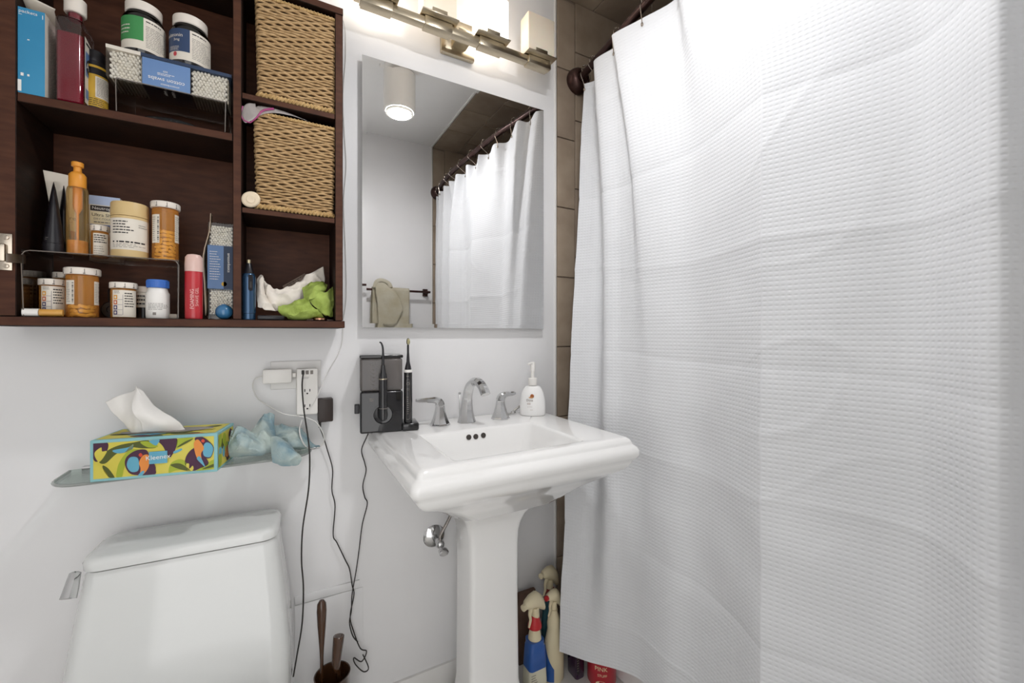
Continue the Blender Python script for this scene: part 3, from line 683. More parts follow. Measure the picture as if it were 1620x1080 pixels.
# black tubes
for (ub, uc, ut, vt, y, w_, lb) in ((67, 85, 80, 291, -.118, .0155, 'matte black squeeze tube with its pointed crimp upward'), (92, 106, 97, 296, -.085, .012, 'matte black squeeze tube half hidden by the pump bottle')):
    x = Y((ub+103)/2 if ub == 67 else 101, 390, y).x
    t = thing('squeeze_tube', lb, 'tube', (x, y, ZP)); zt = zat(vt, x, y); rot = PH(x, y)
    b = MB(); tube_body(b, x, y, ZP+.02, w_, w_*1.2, zt-ZP-.02, rot, .0009, w_); b.build('tube', M_black, t)
    MB().lathe([(w_*1.0, 0), (w_*1.03, .001), (w_*1.03, .0192), (w_*.98, .0198)], 24, (x, y, ZP)).build('cap', M_black, t)
    if ub == 67:
        b = MB(); fn = on_plane((x-.004, y-w_*1.0-.0015, ZP+.024), (1, -.15, 0), (.06, .33, 1)); put(b, words(-.004, .003, 0, .075, 18, .18, 4, .9), fn, 0); b.build('lettering', M_grey, t, ang=None, kind='stuff')
# amber foam pump bottle
y = -.112; x, r = cyl(104, 141, y)
t = thing('foam_pump_bottle', 'amber clear foaming pump bottle with an orange pump', 'bottle', (x, y, ZP))
M_or = mat('orange_plastic', '#e0922f', .4, noise_s=6, col2='#e69d3d')
H = zat(298, x, y)-ZP; b = MB().lathe([(r*.9, 0), (r, .003), (r, H*.93), (r*.9, H)], 28, (x, y, ZP)); b.build('clear_bottle', M_amber2, t)
MB().lathe([(r*.9, .002), (r*.93, .004), (r*.93, H*.2), (r*.9, H*.215)], 28, (x, y, ZP)).build('foam_liquid', mat('amber_foam', '#cd8a34', .4, noise_s=70, col2='#e0a556', bump=.4, bump_s=120), t)
za, zb_, zc = zat(276, x, y)-ZP, zat(265, x, y)-ZP, zat(258, x, y)-ZP
MB().lathe([(r*.78, H+.0005), (r*.8, H+.001), (r*.8, za-.003), (r*.62, za+.002), (r*.38, za+.005), (r*.36, zb_), (r*.56, zb_+.001), (r*.56, zc), (r*.5, zc+.001)], 28, (x, y, ZP)).build('pump_head', M_or, t)
MB().lathe([(.0022, .008), (.0022, H*.62), (.006, H*.68), (.0075, H*.72), (.0075, H)], 14, (x, y, ZP)).build('dip_tube', mat('orange_plastic', '#e0922f'), t)
# sunscreen carton
xa, xb, y = Y(141, 330, -.048).x, Y(190, 330, -.048).x, -.048; zt = zat(311, (xa+xb)/2, y)
t = thing('sunscreen_carton', 'blue and white sunscreen carton standing behind the cream tub', 'box', ((xa+xb)/2, y+.012, ZP))
MB().box(xa, xb, y, y+.03, ZP, zt, .0006, seg=1).build('carton', M_paper, t)
b = MB(); fn = on_plane(((xa+xb)/2, y-.0005, ZP), (1, 0, 0), (0, 0, 1)); fp = on_plane(((xa+xb)/2, y-.0009, ZP), (1, 0, 0), (0, 0, 1)); w_ = xb-xa; hh = zt-ZP
put(b, rect(w_, .020), fn, 0, dh=hh-.010); put(b, rect(w_-.004, .012), fn, 1, dh=hh-.028); put(b, rect(w_-.004, .007), fn, 2, dh=hh-.068); put(b, rect(w_-.004, .028), fn, 3, dh=hh-.049)
put(b, text2d('Neutrogena', .0092), fp, 4, dx=.001, dh=hh-.028); put(b, text2d('Ultra Sheer', .0098), fp, 1, dx=.001, dh=hh-.043); put(b, text2d('DRY-TOUCH', .006), fp, 5, dx=-.001, dh=hh-.052); put(b, words(-.018, .02, hh-.061, hh-.057, 1, .6, 3, 1), fp, 5); put(b, words(-.018, .02, hh-.070, hh-.066, 1, .5, 3, 1), fp, 4)
b.build('printed_panel', [mat('sky_print', '#a9b9d8', .5, noise_s=20, col2='#b8c6e0'), M_dark, mat('band_blue', '#44609c', .5, noise_s=6, col2='#4a67a4'), mat('cream_print', '#e8ddbd', .5, noise_s=6, col2='#e4d8b6'), M_white, M_grey], t, ang=None)
# small prescription bottle in front of it
y = -.098; x, r = cyl(142, 174, y); z1 = zat(367, x, y); rx('short prescription bottle tucked between the pump bottle and cream tub', x, y, ZP, r*.9, z1-ZP, .013, r, [(-r*.75, r*1.0, .004, z1-ZP-.005, 'plain')], 5)
# cream tub
y = -.110; x, r = cyl(174, 236, y); h1 = zat(346, x, y)-ZP; h2 = zat(324, x, y)-ZP
M_tan = mat('tan_plastic', '#cfb27c', .4, noise_s=5, col2='#d5ba86')
t = jar('cream_tub', 'wide tan plastic tub with a white pharmacy label on the riser', 'tub', x, y, ZP, [(r*.95, 0), (r*.99, .003), (r*.99, h1-.0005), (r*.95, h1)], M_tan, [(r*.98, h1+.0006), (r, h1+.0015), (r, h2-.003), (r*.96, h2), (r*.6, h2)], M_tan, seg=36)
ph = PH(x, y); fn = on_cyl(x, y, r+.0002, ph, ZP); fp = on_cyl(x, y, r+.0006, ph, ZP); b = MB(); lab_arc(b, fn, -r*1.35, r*1.35, .016, h1-.006, 0, 24)
put(b, words(-r*1.0, r*.25, h1*.55, h1-.010, 5, .38, 3, 1), fp, 1); put(b, words(r*.45, r*1.1, h1*.72, h1-.016, 2, .35, 4, 1), fp, 2); put(b, words(-r*1.0, r*1.1, h1*.33, h1*.40, 1, .5, 6, 1), fp, 1); put(b, words(-r*1.0, r*.9, h1*.22, h1*.33, 3, .3, 8, 1), fp, 2)
b.build('paper_label', [M_paper, M_dark, M_grey], t, ang=None)
# tall prescription bottle full of tablets
y = -.112; x, r = cyl(240, 283, y); z1 = zat(332, x, y); h_ = z1-ZP
rx('tall prescription bottle three quarters full of yellow tablets on the riser', x, y, ZP, r, h_, .014, r*1.13, [(-r*1.25, -r*.45, h_*.32, h_*.86, 'bar r'), (r*.75, r*1.4, h_*.36, h_*.9, 'bar')], 6)
tablets(x, y, ZP, r, h_*.68, 40, 'yellow oblong tablet inside the tall prescription bottle on the riser', 'tablets in the tall bottle')

# under the riser
y = -.105; x, r = cyl(59, 106, y); z1 = zat(452, x, y); rx('squat prescription bottle with a peeling dosage label under the riser', x, y, ZC, r*.9, z1-ZC, .013, r, [(-r*.85, r*1.1, .006, z1-ZC-.002, 'dose')], 11)
y = -.052; x, r = cyl(82, 118, y); z1 = zat(441, x, y); rx('prescription bottle mostly hidden at the back under the riser', x, y, ZC, r*.9, z1-ZC, .013, r, [(-r*.85, r*1.0, .006, z1-ZC-.006, 'plain')], 12)
y = -.117; x, r = cyl(103, 157, y); z1 = zat(436, x, y); h_ = z1-ZC
rx('wide prescription bottle with a layer of yellow tablets under the riser', x, y, ZC, r, h_, .0145, r*1.13, [(-r*1.2, -r*.5, h_*.30, h_*.86, 'bar r'), (r*.75, r*1.35, h_*.3, h_*.86, 'bar')], 13)
tablets(x, y, ZC, r, h_*.34, 20, 'yellow oblong tablet inside the wide prescription bottle under the riser', 'tablets in the wide bottle', .0085)
y = -.060; x, r = cyl(161, 199, y); z1 = zat(470, x, y)
t = thing('roll_dispenser', 'round black dispenser at the back under the riser', 'dispenser', (x, y, ZC))
mx = Matrix.Translation((x, y, ZC+r*1.0)) @ Matrix.Rotation(R(90), 4, 'X')
MB().lathe([(r*.9, -.012), (r, -.01), (r, .01), (r*.9, .012), (r*.5, .012), (r*.45, .009)], 28, mx=mx).build('drum', M_black, t); MB().box(x-.009, x+.012, y-.008, y+.008, ZC+r*1.99, ZC+r*1.99+.028, .002).build('cutter_head', M_black, t)
y = -.118; x, r = cyl(172, 218, y); z1 = zat(457, x, y); rx('prescription bottle with a coloured dosage grid beside the blue capped bottle', x, y, ZC, r*.9, z1-ZC, .013, r, [(-r*.85, r*1.15, .002, z1-ZC-.004, 'dose')], 14)
y = -.072; x, r = cyl(214, 240, y); z1 = zat(463, x, y)
t = jar('vitamin_bottle', 'small bottle with a white and black label behind the blue capped one', 'bottle', x, y, ZC, [(r*.85, 0), (r*.9, .002), (r*.9, z1-ZC)], M_paper, [(r*.95, z1-ZC+.0005), (r, z1-ZC+.001), (r, z1-ZC+.013), (r*.9, z1-ZC+.014)], M_cap)
b = MB(); lab_arc(b, on_cyl(x, y, r*.9+.0004, PH(x, y), ZC), -r*1.3, r*1.3, .002, .026, 0); put(b, words(-r, r, .030, z1-ZC-.004, 3, .4, 4, 1), on_cyl(x, y, r*.9+.0004, PH(x, y), ZC), 0); b.build('black_label', M_black, t, ang=None)
y = -.123; x, r = cyl(230, 269, y); z1 = zat(462, x, y); z2 = zat(456, x, y); z3 = zat(443, x, y)
t = jar('pill_bottle', 'white pill bottle with a ribbed blue cap under the riser', 'bottle', x, y, ZC, [(r*.92, 0), (r, .003), (r, z1-ZC-.004), (r*.9, z1-ZC), (r*.8, z2-ZC)], M_white, [(r*.9, z2-ZC+.0004), (r*.93, z2-ZC+.001), (r*.93, z3-ZC-.001), (r*.87, z3-ZC), (r*.5, z3-ZC)], mat('blue_cap', '#3f6fc0', .4, noise_s=6, col2='#4878c8'))
b = MB(); fp = on_cyl(x, y, r+.0005, PH(x, y), ZC); put(b, words(-r*.9, r*1.0, .018, .034, 5, .3, 4, 1), fp, 0); put(b, rect(.006, .006), fp, 0, dx=-.006, dh=.010); b.build('lettering', M_grey, t, ang=None, kind='stuff')
b = MB()
for k in range(40):
    a = k*R(9); mx = Matrix.Translation((x+r*.93*math.cos(a), y+r*.93*math.sin(a), ZC+z2-ZC)) @ Matrix.Rotation(a, 4, 'Z'); b.box(-.0004, .0006, -.0006, .0006, .0015, (z3-z2)*.85, mx=mx)
b.build('cap_ribs', mat('blue_cap', '#3f6fc0'), [c for c in t.children if c.name.startswith('lid')][0])
# small grey eraser-like block and lip balm lying down
p0, p1 = Y(268, 498, -.12), Y(280, 498, -.12)
tag(MB().box(p0.x, p1.x+.001, -.125, -.105, ZC, ZC+.011, .002).build('soap_sliver', mat('grey_soap', '#a49a8e', .6, noise_s=20, col2='#afa599')), 'small pale grey block lying beside the blue capped bottle', 'block')
p0, p1 = Y(37, 490, -.150), Y(100, 492, -.146); d = p1-p0; zc_ = ZC+.0078
t = thing('lip_balm', 'amber lip balm stick with a white cap lying in front of the bottles', 'lip balm', (p0.x, p0.y, ZC))
A = Vector((p0.x, p0.y, zc_)); Bq = Vector((p0.x+.022, p0.y, zc_)); Cq = Vector((p1.x, p1.y, zc_))
MB().tube([A, Bq], .0076, sides=20, smooth=False).build('cap', M_white, t); MB().tube([Bq+Vector((.0003, 0, 0)), Cq], .007, sides=20, smooth=False).build('barrel', mat('amber_stick', '#c08a3a', .35, noise_s=30, col2='#d09c4c'), t)
# red gel tube with a clear cap
y = -.135; x, r = cyl(292, 321, y); z1 = zat(423, x, y); z2 = zat(402, x, y)
t = thing('gel_bottle', 'red gel bottle with a clear domed cap beside the riser', 'bottle', (x, y, ZC)); hh = z1-ZC
b = MB().lathe([(r*.96, 0), (r*1.0, .003), (r*1.02, hh*.5), (r*1.0, hh-.004), (r*.92, hh)], 28, (x, y, ZC), sy=.8); b.build('bottle', mat('red_plastic', '#b4232c', .3, noise_s=5, col2='#bf2d36', coat=.4), t)
MB().lathe([(r*1.03, hh-.010), (r*1.04, hh+.006), (r*.98, z2-ZC-.008), (r*.75, z2-ZC-.002), (r*.3, z2-ZC), (.0001, z2-ZC)], 28, (x, y, ZC), sy=.82, cap=False).build('clear_cap', mat('frosted_cap', '#d9b3a8', .25, noise_s=8, col2='#e2c3b9', coat=.4), t)
b = MB(); fn = on_cyl(x, y, r*.93, PH(x, y), ZC); fn = on_plane((x, y-r*.86, ZC), (1, .0, 0), (0, 0, 1)); put(b, text2d('FOAMING', .010), fn, 0, R(90), -.001, hh*.38); put(b, text2d('SHAVE GEL', .0085), fn, 0, R(90), .008, hh*.42); b.build('lettering', mat('pink_print', '#e9b9b4', .5, noise_s=9, col2='#e4b0ab'), t, ang=None, kind='stuff')
# upright swab pack
sx0, sx1 = Y(329, 420, -.10).x, XD0-.002; y0, y1 = -.105, -.055; zt = zat(352, (sx0+sx1)/2, -.105)
t = thing('swab_pack', 'upright clear pack of cotton swabs leaning by the divider behind the blue ball', 'swab pack', ((sx0+sx1)/2, -.08, ZC))
zl0, zl1 = zat(456, sx0, -.105), zat(387, sx0, -.105)
swabs(t, sx0+.003, sx1-.002, y0+.001, y1-.002, zl1, zt-.006, .0055); swabs(t, sx0+.003, sx1-.002, y0+.001, y1-.002, ZC+.012, zl0, .0055)
MB().box(sx0, sx1, y0, y1, ZC, zt, .002, seg=1).build('clear_box', M_acryl, t)
b = MB().box(sx0-.0005, sx1+.0005, y0-.0008, y1, zl0, zl1, .0005, seg=1); b.build('printed_sleeve', M_blue, t)
b = MB(); fn = on_plane((0, y0-.0012, 0), (1, 0, 0), (0, 0, 1)); fp = on_plane((0, y0-.0016, 0), (1, 0, 0), (0, 0, 1)); w_ = sx1-sx0; put(b, rect(w_*.4, zl1-zl0-.001), fn, 0, dx=sx1-w_*.2, dh=(zl0+zl1)/2); put(b, text2d('amazonbasics', .0085), fp, 1, R(-90), sx1-w_*.2, (zl0+zl1)/2+.012)
put(b, words(sx0+.004, sx0+w_*.5, zl0+.02, zl1-.012, 12, .22, 3, 1), fn, 1); put(b, ell(.011, .011), fn, 2, dx=sx1-w_*.38, dh=zl0+.012); b.build('lettering', [M_navy, M_white, M_yel], t, ang=None, kind='stuff')
b = MB(); b.sheet([[Y(333, 337, -.112), Y(331, 365, -.114), Y(321, 405, -.118), Y(323, 450, -.12), Y(325, 499, -.12)], [Y(336, 340, -.06), Y(334, 365, -.06), Y(326, 405, -.064), Y(328, 450, -.065), Y(330, 495, -.066)]], 12, 4); b.build('card_flap', mat('card_beige', '#c9b49c', .7, noise_s=10, col2='#d2bea7'), t, solid=.001)
y = -.135; x, r = cyl(340, 369, y)
t = thing('blue_ball', 'small glossy blue ball on the cabinet floor by the divider', 'ball', (x, y, ZC)); MB().ball((x, y, ZC+r), r, seg=28, rg=16).build('ball', mat('blue_gloss', '#2f6690', .15, noise_s=3, col2='#3b749e', coat=.6), t); MB().lathe([(r*.32, r*1.945), (r*.3, r*1.985), (r*.2, r*2.005), (.0001, r*2.0)], 20, (x, y, ZC), cap=False).build('plug', mat('blue_gloss', '#2f6690'), t)

# ---- right column
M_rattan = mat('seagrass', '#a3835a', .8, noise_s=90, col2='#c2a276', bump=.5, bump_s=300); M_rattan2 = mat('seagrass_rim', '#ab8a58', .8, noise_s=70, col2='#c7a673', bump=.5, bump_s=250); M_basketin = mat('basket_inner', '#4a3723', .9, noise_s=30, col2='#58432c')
def basket(label, x, y, z, w_, d_, h_, rz, inset=.006):
    t = thing('wicker_basket', label, 'basket', (x, y, z), rz)
    M4 = Matrix.Translation((x, y, z)) @ Matrix.Rotation(rz, 4, 'Z')
    def plan(f, o=0): e = inset*(1-f); return (-w_/2+e-o, w_/2-e+o, e*.5-o, d_-e*.5+o)
    # inner shell
    rg = []
    for f, o in ((.0, -.003), (1, -.003), (1, -.006), (.03, -.006)):
        a = plan(f, o); rg.append([M4 @ Vector((q[0], q[1], .002+f*(h_-.006))) for q in rr(a[0], a[1], a[2], a[3], .006, 2)])
    MB().loft(rg).build('lining', M_basketin, t)
    rows = int(h_/.0066); b = MB()
    for k in range(2, rows):
        f = k/rows; a = plan(f); per = rr(a[0], a[1], a[2], a[3], .007, 2)
        pts = []; Ls = 0; path = per+[per[0]]
        for p0, p1 in zip(path, path[1:]):
            ln = math.dist(p0, p1); m = max(1, int(ln/.0042))
            for i in range(m):
                g = i/m; px, py = p0[0]+(p1[0]-p0[0])*g, p0[1]+(p1[1]-p0[1])*g
                nx, ny = (p1[1]-p0[1])/max(ln, 1e-6), -(p1[0]-p0[0])/max(ln, 1e-6)
                off = .0019*math.sin(math.pi*(Ls+ln*g)/.021+math.pi*(k % 2)); dz = .0012*math.sin((Ls+ln*g)*190+k*2.1)
                pts.append(M4 @ Vector((px-nx*off, py-ny*off, f*h_+dz)))
            Ls += ln
        pts.append(pts[0]); b.tube(pts, .0031, sides=5, smooth=False)
    b.build('weave', M_rattan, t, kind='stuff', ang=80)
    for nm, f, rad, zz in (('rim', 1, .005, h_), ('base_braid', .0, .0068, .008)):
        a = plan(f, .001); per = rr(a[0], a[1], a[2], a[3], .008, 3); b = MB()
        path = per+[per[0]]; pts = []
        for p0, p1 in zip(path, path[1:]):
            m = max(1, int(math.dist(p0, p1)/.004))
            for i in range(m): pts.append(M4 @ Vector((p0[0]+(p1[0]-p0[0])*i/m, p0[1]+(p1[1]-p0[1])*i/m, zz)))
        pts.append(pts[0]); cnt = len(pts)
        b.tube(pts, rad*.75, sides=8, smooth=False)
        if nm == 'base_braid':
            for i in range(0, cnt-2, 2):
                c_ = pts[i]; d = (pts[i+1]-pts[i]).normalized(); sd = Vector((d.y, -d.x, 0))
                b.tube([c_-d*.004-Vector((0, 0, rad*.8))+sd*.002, c_+sd*rad*.75, c_+d*.004+Vector((0, 0, rad*.8))+sd*.002], .0026, 4, 5)
        else:
            for i in range(0, cnt-1, 2):
                c_ = pts[i]; b.tube([c_+Vector((rad*.8*math.cos(q), rad*.2*math.cos(q), rad*.85*math.sin(q))) if False else c_+Vector((0, -rad*.8*math.cos(q), rad*.8*math.sin(q))) for q in (R(-60), R(0), R(60), R(120))], .0016, 5, 4)
        b.build(nm, M_rattan2, t, kind='stuff', ang=80)
    return t
lb = Y(406, 325, -.150); rb = Y(527, 341, -.145)
basket('square seagrass basket on the middle shelf under a folded plastic bag', (lb.x+rb.x)/2, -.150, ZL+.0006, .178, .13, .232, R(0))
basket('square seagrass basket on the top shelf with a scrap of white paper', (Y(408, 0, -.15).x+Y(530, 0, -.15).x)/2, -.150, ZU+.0006, .178, .13, .246, R(0))
# folded plastic bag behind the basket rim
b = MB()
b.sheet([G((382, 186, -.152), (383, 172, -.152), (392, 164, -.151), (404, 164, -.15)), G((390, 194, -.156), (397, 190, -.158), (402, 180, -.158), (412, 174, -.153)), G((404, 170, -.15), (425, 172, -.153), (445, 177, -.153), (462, 183, -.151)), G((415, 168, -.14), (440, 173, -.14), (465, 182, -.14), (490, 193, -.14))], 18, 18, .0008, 60)
bag = b.build('zip_bag', clear('bag_film', '#f0ebe8', .16, .2, '#d8d0cc', .35), solid=.0006); tag(bag, 'crumpled clear zip bag with a magenta strip tucked over the lower basket', 'plastic bag')
b = MB(); b.tube(G((396, 194, -.158), (386, 190, -.157), (381, 180, -.156), (384, 168, -.155)), .0016, 16, 6); b.tube(G((396, 194, -.158), (406, 186, -.1595), (416, 175, -.157), (433, 172, -.155)), lambda q: .0012+.0016*q, 16, 6); b.build('zip_strip', mat('magenta_strip', '#9c3f72', .4, noise_s=10, col2='#a84b7e'), bag, kind='stuff')
# cream lid leaning on the basket corner
c = Y(397, 314, -.156); t = thing('cream_disc', 'small cream rounded disc leaning on the lower basket', 'disc', (c.x, -.156, ZL))
mx = Matrix.Translation((c.x, -.157, ZL+.0205)) @ Matrix.Rotation(R(100), 4, 'X') @ Matrix.Rotation(R(35), 4, 'Z')
mc = mat('cream_plastic', '#e3d0b4', .45, noise_s=8, col2='#e8d7bd')
MB().lathe([(.016, -.006), (.0185, -.004), (.0185, .002), (.016, .005), (.012, .006)], 28, mx=mx, sx=1.08, sy=.95).build('shell', mc, t); MB().lathe([(.009, .0062), (.0085, .0075), (.004, .007), (.0001, .0068)], 20, mx=mx, cap=False).build('raised_ring', mc, t)
# paper scrap on the top basket
b = MB(); b.sheet([[Y(484, 22, -.11), Y(490, 12, -.112), Y(496, 14, -.112), Y(502, 24, -.11)], [Y(482, 40, -.10), Y(488, 40, -.1), Y(496, 42, -.1), Y(504, 44, -.1)]], 8, 4)
tag(b.build('paper_scrap', M_paper, solid=.0008), 'white paper scrap poking over the top basket rim', 'paper')
# trimmer
y = -.138; x, r = cyl(382, 405, y); hb = zat(433, x, y)-ZC
t = thing('nose_trimmer', 'metallic blue nose trimmer with a black tip standing by the divider', 'trimmer', (x, y, ZC))
Mb = mat('metallic_blue', '#2d4a68', .25, .6, noise_s=5, col2='#375878', coat=.5)
MB().lathe([(r*.92, 0), (r*.95, .002), (r*.95, .0145)], 24, (x, y, ZC)).build('base_cap', Mb, t)
MB().lathe([(r*.95, .0152), (r, .018), (r*1.0, hb-.012), (r*.9, hb-.002), (r*.8, hb)], 24, (x, y, ZC)).build('barrel', Mb, t)
MB().lathe([(r*.75, hb+.0002), (r*.7, hb+.004), (r*.42, hb+.024), (r*.38, hb+.025)], 20, (x, y, ZC)).build('tip_cone', M_black, t); MB().lathe([(r*.28, hb+.0252), (r*.28, hb+.033), (r*.22, hb+.034)], 16, (x, y, ZC)).build('cutter', mat('cutter_metal', '#c9bd9a', .3, .8, noise_s=9, col2='#d5c9a6'), t)
b = MB(); f = on_cyl(x, y, r+.0006, PH(x, y)+.25, ZC); b.add(*[([f(q[0], q[1]) for q in rr(-.005, .005, hb*.62, hb-.003, .0048, 5)], [tuple(range(24))])][0]); b.build('switch_panel', M_black, t, ang=None)
b = MB(); f = on_cyl(x, y, r+.0011, PH(x, y)+.25, ZC)
for k in range(5): put(b, rect(.0035, .0007), f, 0, dh=hb*.7+k*.003)
b.build('switch_ridges', M_grey, t, kind='stuff', ang=None)
# black comb bar
p0, p1 = Y(407, 503, -.148), Y(450, 503, -.145)
t = thing('folding_comb', 'black folding comb lying between trimmer and green cloth', 'comb', ((p0.x+p1.x)/2, -.145, ZC)); MB().box(p0.x, p1.x, -.152, -.140, ZC, ZC+.011, .003).build('handle', M_black, t); MB().box(p0.x+.003, p1.x-.004, -.1395, -.134, ZC+.003, ZC+.008, .001).build('folded_teeth', M_black, t)
# tissue, card, green cloth, watch
M_tis = mat('tissue', '#dfd6ca', .85, noise_s=20, col2='#e8e0d5', bump=.3, bump_s=90)
b = MB()
b.sheet([[Y(407, 440, -.10), Y(412, 435, -.10), Y(417, 440, -.11)], [Y(406, 465, -.12), Y(413, 460, -.13), Y(420, 465, -.12)], [Y(408, 485, -.13), Y(416, 488, -.135), Y(436, 492, -.13)]], 20, 28, .002, 60, rd=.006)
b.sheet([[Y(416, 446, -.10), Y(424, 450, -.11), Y(440, 458, -.11), Y(470, 448, -.10), Y(490, 432, -.085), Y(511, 424, -.075)], [Y(420, 470, -.12), Y(430, 470, -.13), Y(445, 472, -.125), Y(470, 468, -.11), Y(495, 450, -.09), Y(514, 445, -.08)], [Y(425, 490, -.115), Y(438, 492, -.12), Y(455, 490, -.11), Y(475, 490, -.10), Y(495, 480, -.09), Y(512, 470, -.08)]], 52, 32, .003, 55, rd=.008)
tag(b.build('crumpled_tissue', M_tis, solid=.0008), 'crumpled white tissue heaped behind the green cloth', 'tissue')
b = MB(); q = [Y(452, 466, -.040), Y(447, 452, -.040), Y(482, 432, -.040), Y(486, 438, -.040)]; b.poly(q)
cd_ = b.build('cardboard_tag', mat('kraft_card', '#8a7668', .7, noise_s=40, col2='#a08c7e'), solid=.001); tag(cd_, 'small brown printed card standing behind the crumpled tissue', 'card')
b = MB(); fn = lambda s, h: q[1]+(q[2]-q[1])*s+(q[0]-q[1])*h+Vector((0, -.0012, 0)); put(b, words(.15, .85, .1, .8, 4, .35, 3, 1), fn, 0); b.build('lettering', M_dark, cd_, ang=None, kind='stuff')
M_green = mat('lime_microfibre', '#7f9138', .9, noise_s=30, col2='#a6b95e', bump=.6, bump_s=420)
b = MB()
b.sheet([G((478, 456, -.10), (490, 448, -.11), (505, 445, -.11), (518, 450, -.1)), G((480, 465, -.125), (492, 458, -.14), (506, 456, -.14), (517, 455, -.12)), G((482, 480, -.13), (490, 475, -.145), (500, 470, -.145), (512, 462, -.125))], 28, 24, .0012, 70, rd=.006)
b.sheet([G((484, 470, -.13), (500, 462, -.142), (516, 462, -.135), (527, 452, -.10)), G((492, 480, -.142), (505, 475, -.15), (518, 478, -.145), (528, 470, -.115)), G((505, 492, -.145), (512, 495, -.15), (520, 497, -.145), (527, 490, -.125)), G((515, 500, -.14), (519, 501, -.142), (523, 501, -.138), (526, 500, -.13))], 28, 28, .0012, 70, rd=.006)
b.sheet([G((442, 485, -.12), (460, 480, -.125), (475, 474, -.13), (486, 470, -.13)), G((440, 492, -.135), (460, 490, -.145), (478, 486, -.15), (492, 482, -.145)), G((450, 500, -.135), (465, 501, -.145), (485, 498, -.15), (505, 494, -.145)), G((456, 505, -.13), (470, 505, -.138), (488, 504, -.14), (512, 501, -.14))], 32, 28, .0015, 60, rd=.006)
tag(b.build('microfibre_cloth', M_green, solid=.0016), 'lime green microfibre cloth bunched on the cabinet floor', 'cloth')
y = -.151; x = Y(507, 503, y).x; t = thing('wrist_watch', 'rose gold watch lying flat under the green cloth', 'watch', (x, y, ZC)); Mr = mat('rose_gold', '#b98a70', .25, 1, noise_s=30, col2='#c99a80')
MB().lathe([(.014, .001), (.0155, .002), (.0155, .006), (.0135, .0075), (.0125, .0068)], 28, (x, y+.012, ZC)).build('case', Mr, t)
for s in (-1, 1): MB().box(x+s*.0155-(.016 if s < 0 else 0), x+s*.0155+(.016 if s > 0 else 0), y+.005, y+.019, ZC, ZC+.0035, .001).build('strap', mat('brown_strap', '#3a241c', .5, noise_s=20, col2='#472e24'), t)

# ================================================================ WALL: OUTLET, TAP, ADAPTERS, CABLES, PANEL
p0, p1 = Y(428, 572, -.006), Y(508, 613, -.006)
t = thing('outlet_plate', 'white double wall outlet plate behind the power tap', 'outlet plate', ((p0.x+p1.x)/2, 0, p1.z)); za, zb_ = p0.z, p1.z+.01
MB().box(p0.x, p1.x, -.006, -.0003, zb_-.008, za, .002).build('plate', M_trim, t)
for xx in (p0.x+.02, p1.x-.02): MB().lathe([(.003, 0), (.0028, .0008), (.001, .001)], 10, mx=Matrix.Translation((xx, -.006, (za+zb_)/2)) @ Matrix.Rotation(R(90), 4, 'X')).build('screw', M_trim, t)
tx0, tx1 = Y(469, 620, -.042).x, Y(503, 620, -.042).x; tz1, tz0 = Y(486, 583, -.042).z, Y(486, 656, -.042).z
t = thing('power_tap', 'white plug-in power tap with sockets and three charging ports', 'power tap', ((tx0+tx1)/2, -.02, tz0))
MB().box(tx0, tx1, -.042, -.0062, tz0, tz1, .004).build('housing', M_white, t)
cxx = (tx0+tx1)/2; b = MB(); f = on_plane((cxx, -.0426, 0), (1, 0, 0), (0, 0, 1))
for z_ in (Y(486, 619, -.042).z, Y(486, 643, -.042).z):
    for s in (-1, 1): put(b, rect(.0022, .0072), f, 0, dx=s*.0062, dh=z_+.003)
    put(b, ell(.0045, .0045, 12), f, 0, dh=z_-.0055)
b.build('socket_slots', M_dark, t, kind='stuff', ang=None)
for s in (-1, 0, 1): MB().box(cxx+s*.011-.0036, cxx+s*.011+.0036, -.0428, -.0421, tz1-.0155, tz1-.005, .0003).build('charging_port', M_grey, t)
b = MB(); put(b, words(-.012, .012, tz1-.028, tz1-.022, 2, .3, 3, 1), f, 0); b.build('lettering', M_grey, t, ang=None, kind='stuff')
# white adapter, with its cord
a0, a1 = Y(415, 585, -.03), Y(462, 604, -.03)
t = thing('white_adapter', 'white rounded power adapter plugged into the left of the tap', 'adapter', ((a0.x+a1.x)/2, -.02, a1.z))
MB().box(a0.x, a1.x, -.036, -.008, a1.z-.002, a0.z+.001, .005).build('housing', M_white, t); MB().box(a1.x, tx0-.0005, -.024, -.014, (a0.z+a1.z)/2-.006, (a0.z+a1.z)/2+.006, .001).build('plug', M_white, t)
MB().tube(G((415, 595, -.022), (404, 599, -.02), (400, 612, -.02), (408, 630, -.025), (428, 644, -.03), (450, 655, -.045), (478, 659, -.05), (500, 668, -.05), (512, 688, -.045), (510, 703, -.04), (497, 710, -.06), (484, 706, -.1), (476, 692, -.1), (474, 678, -.08), (478, 664, -.052)), .0017, 110, 8).build('cord', M_cable_w, t)
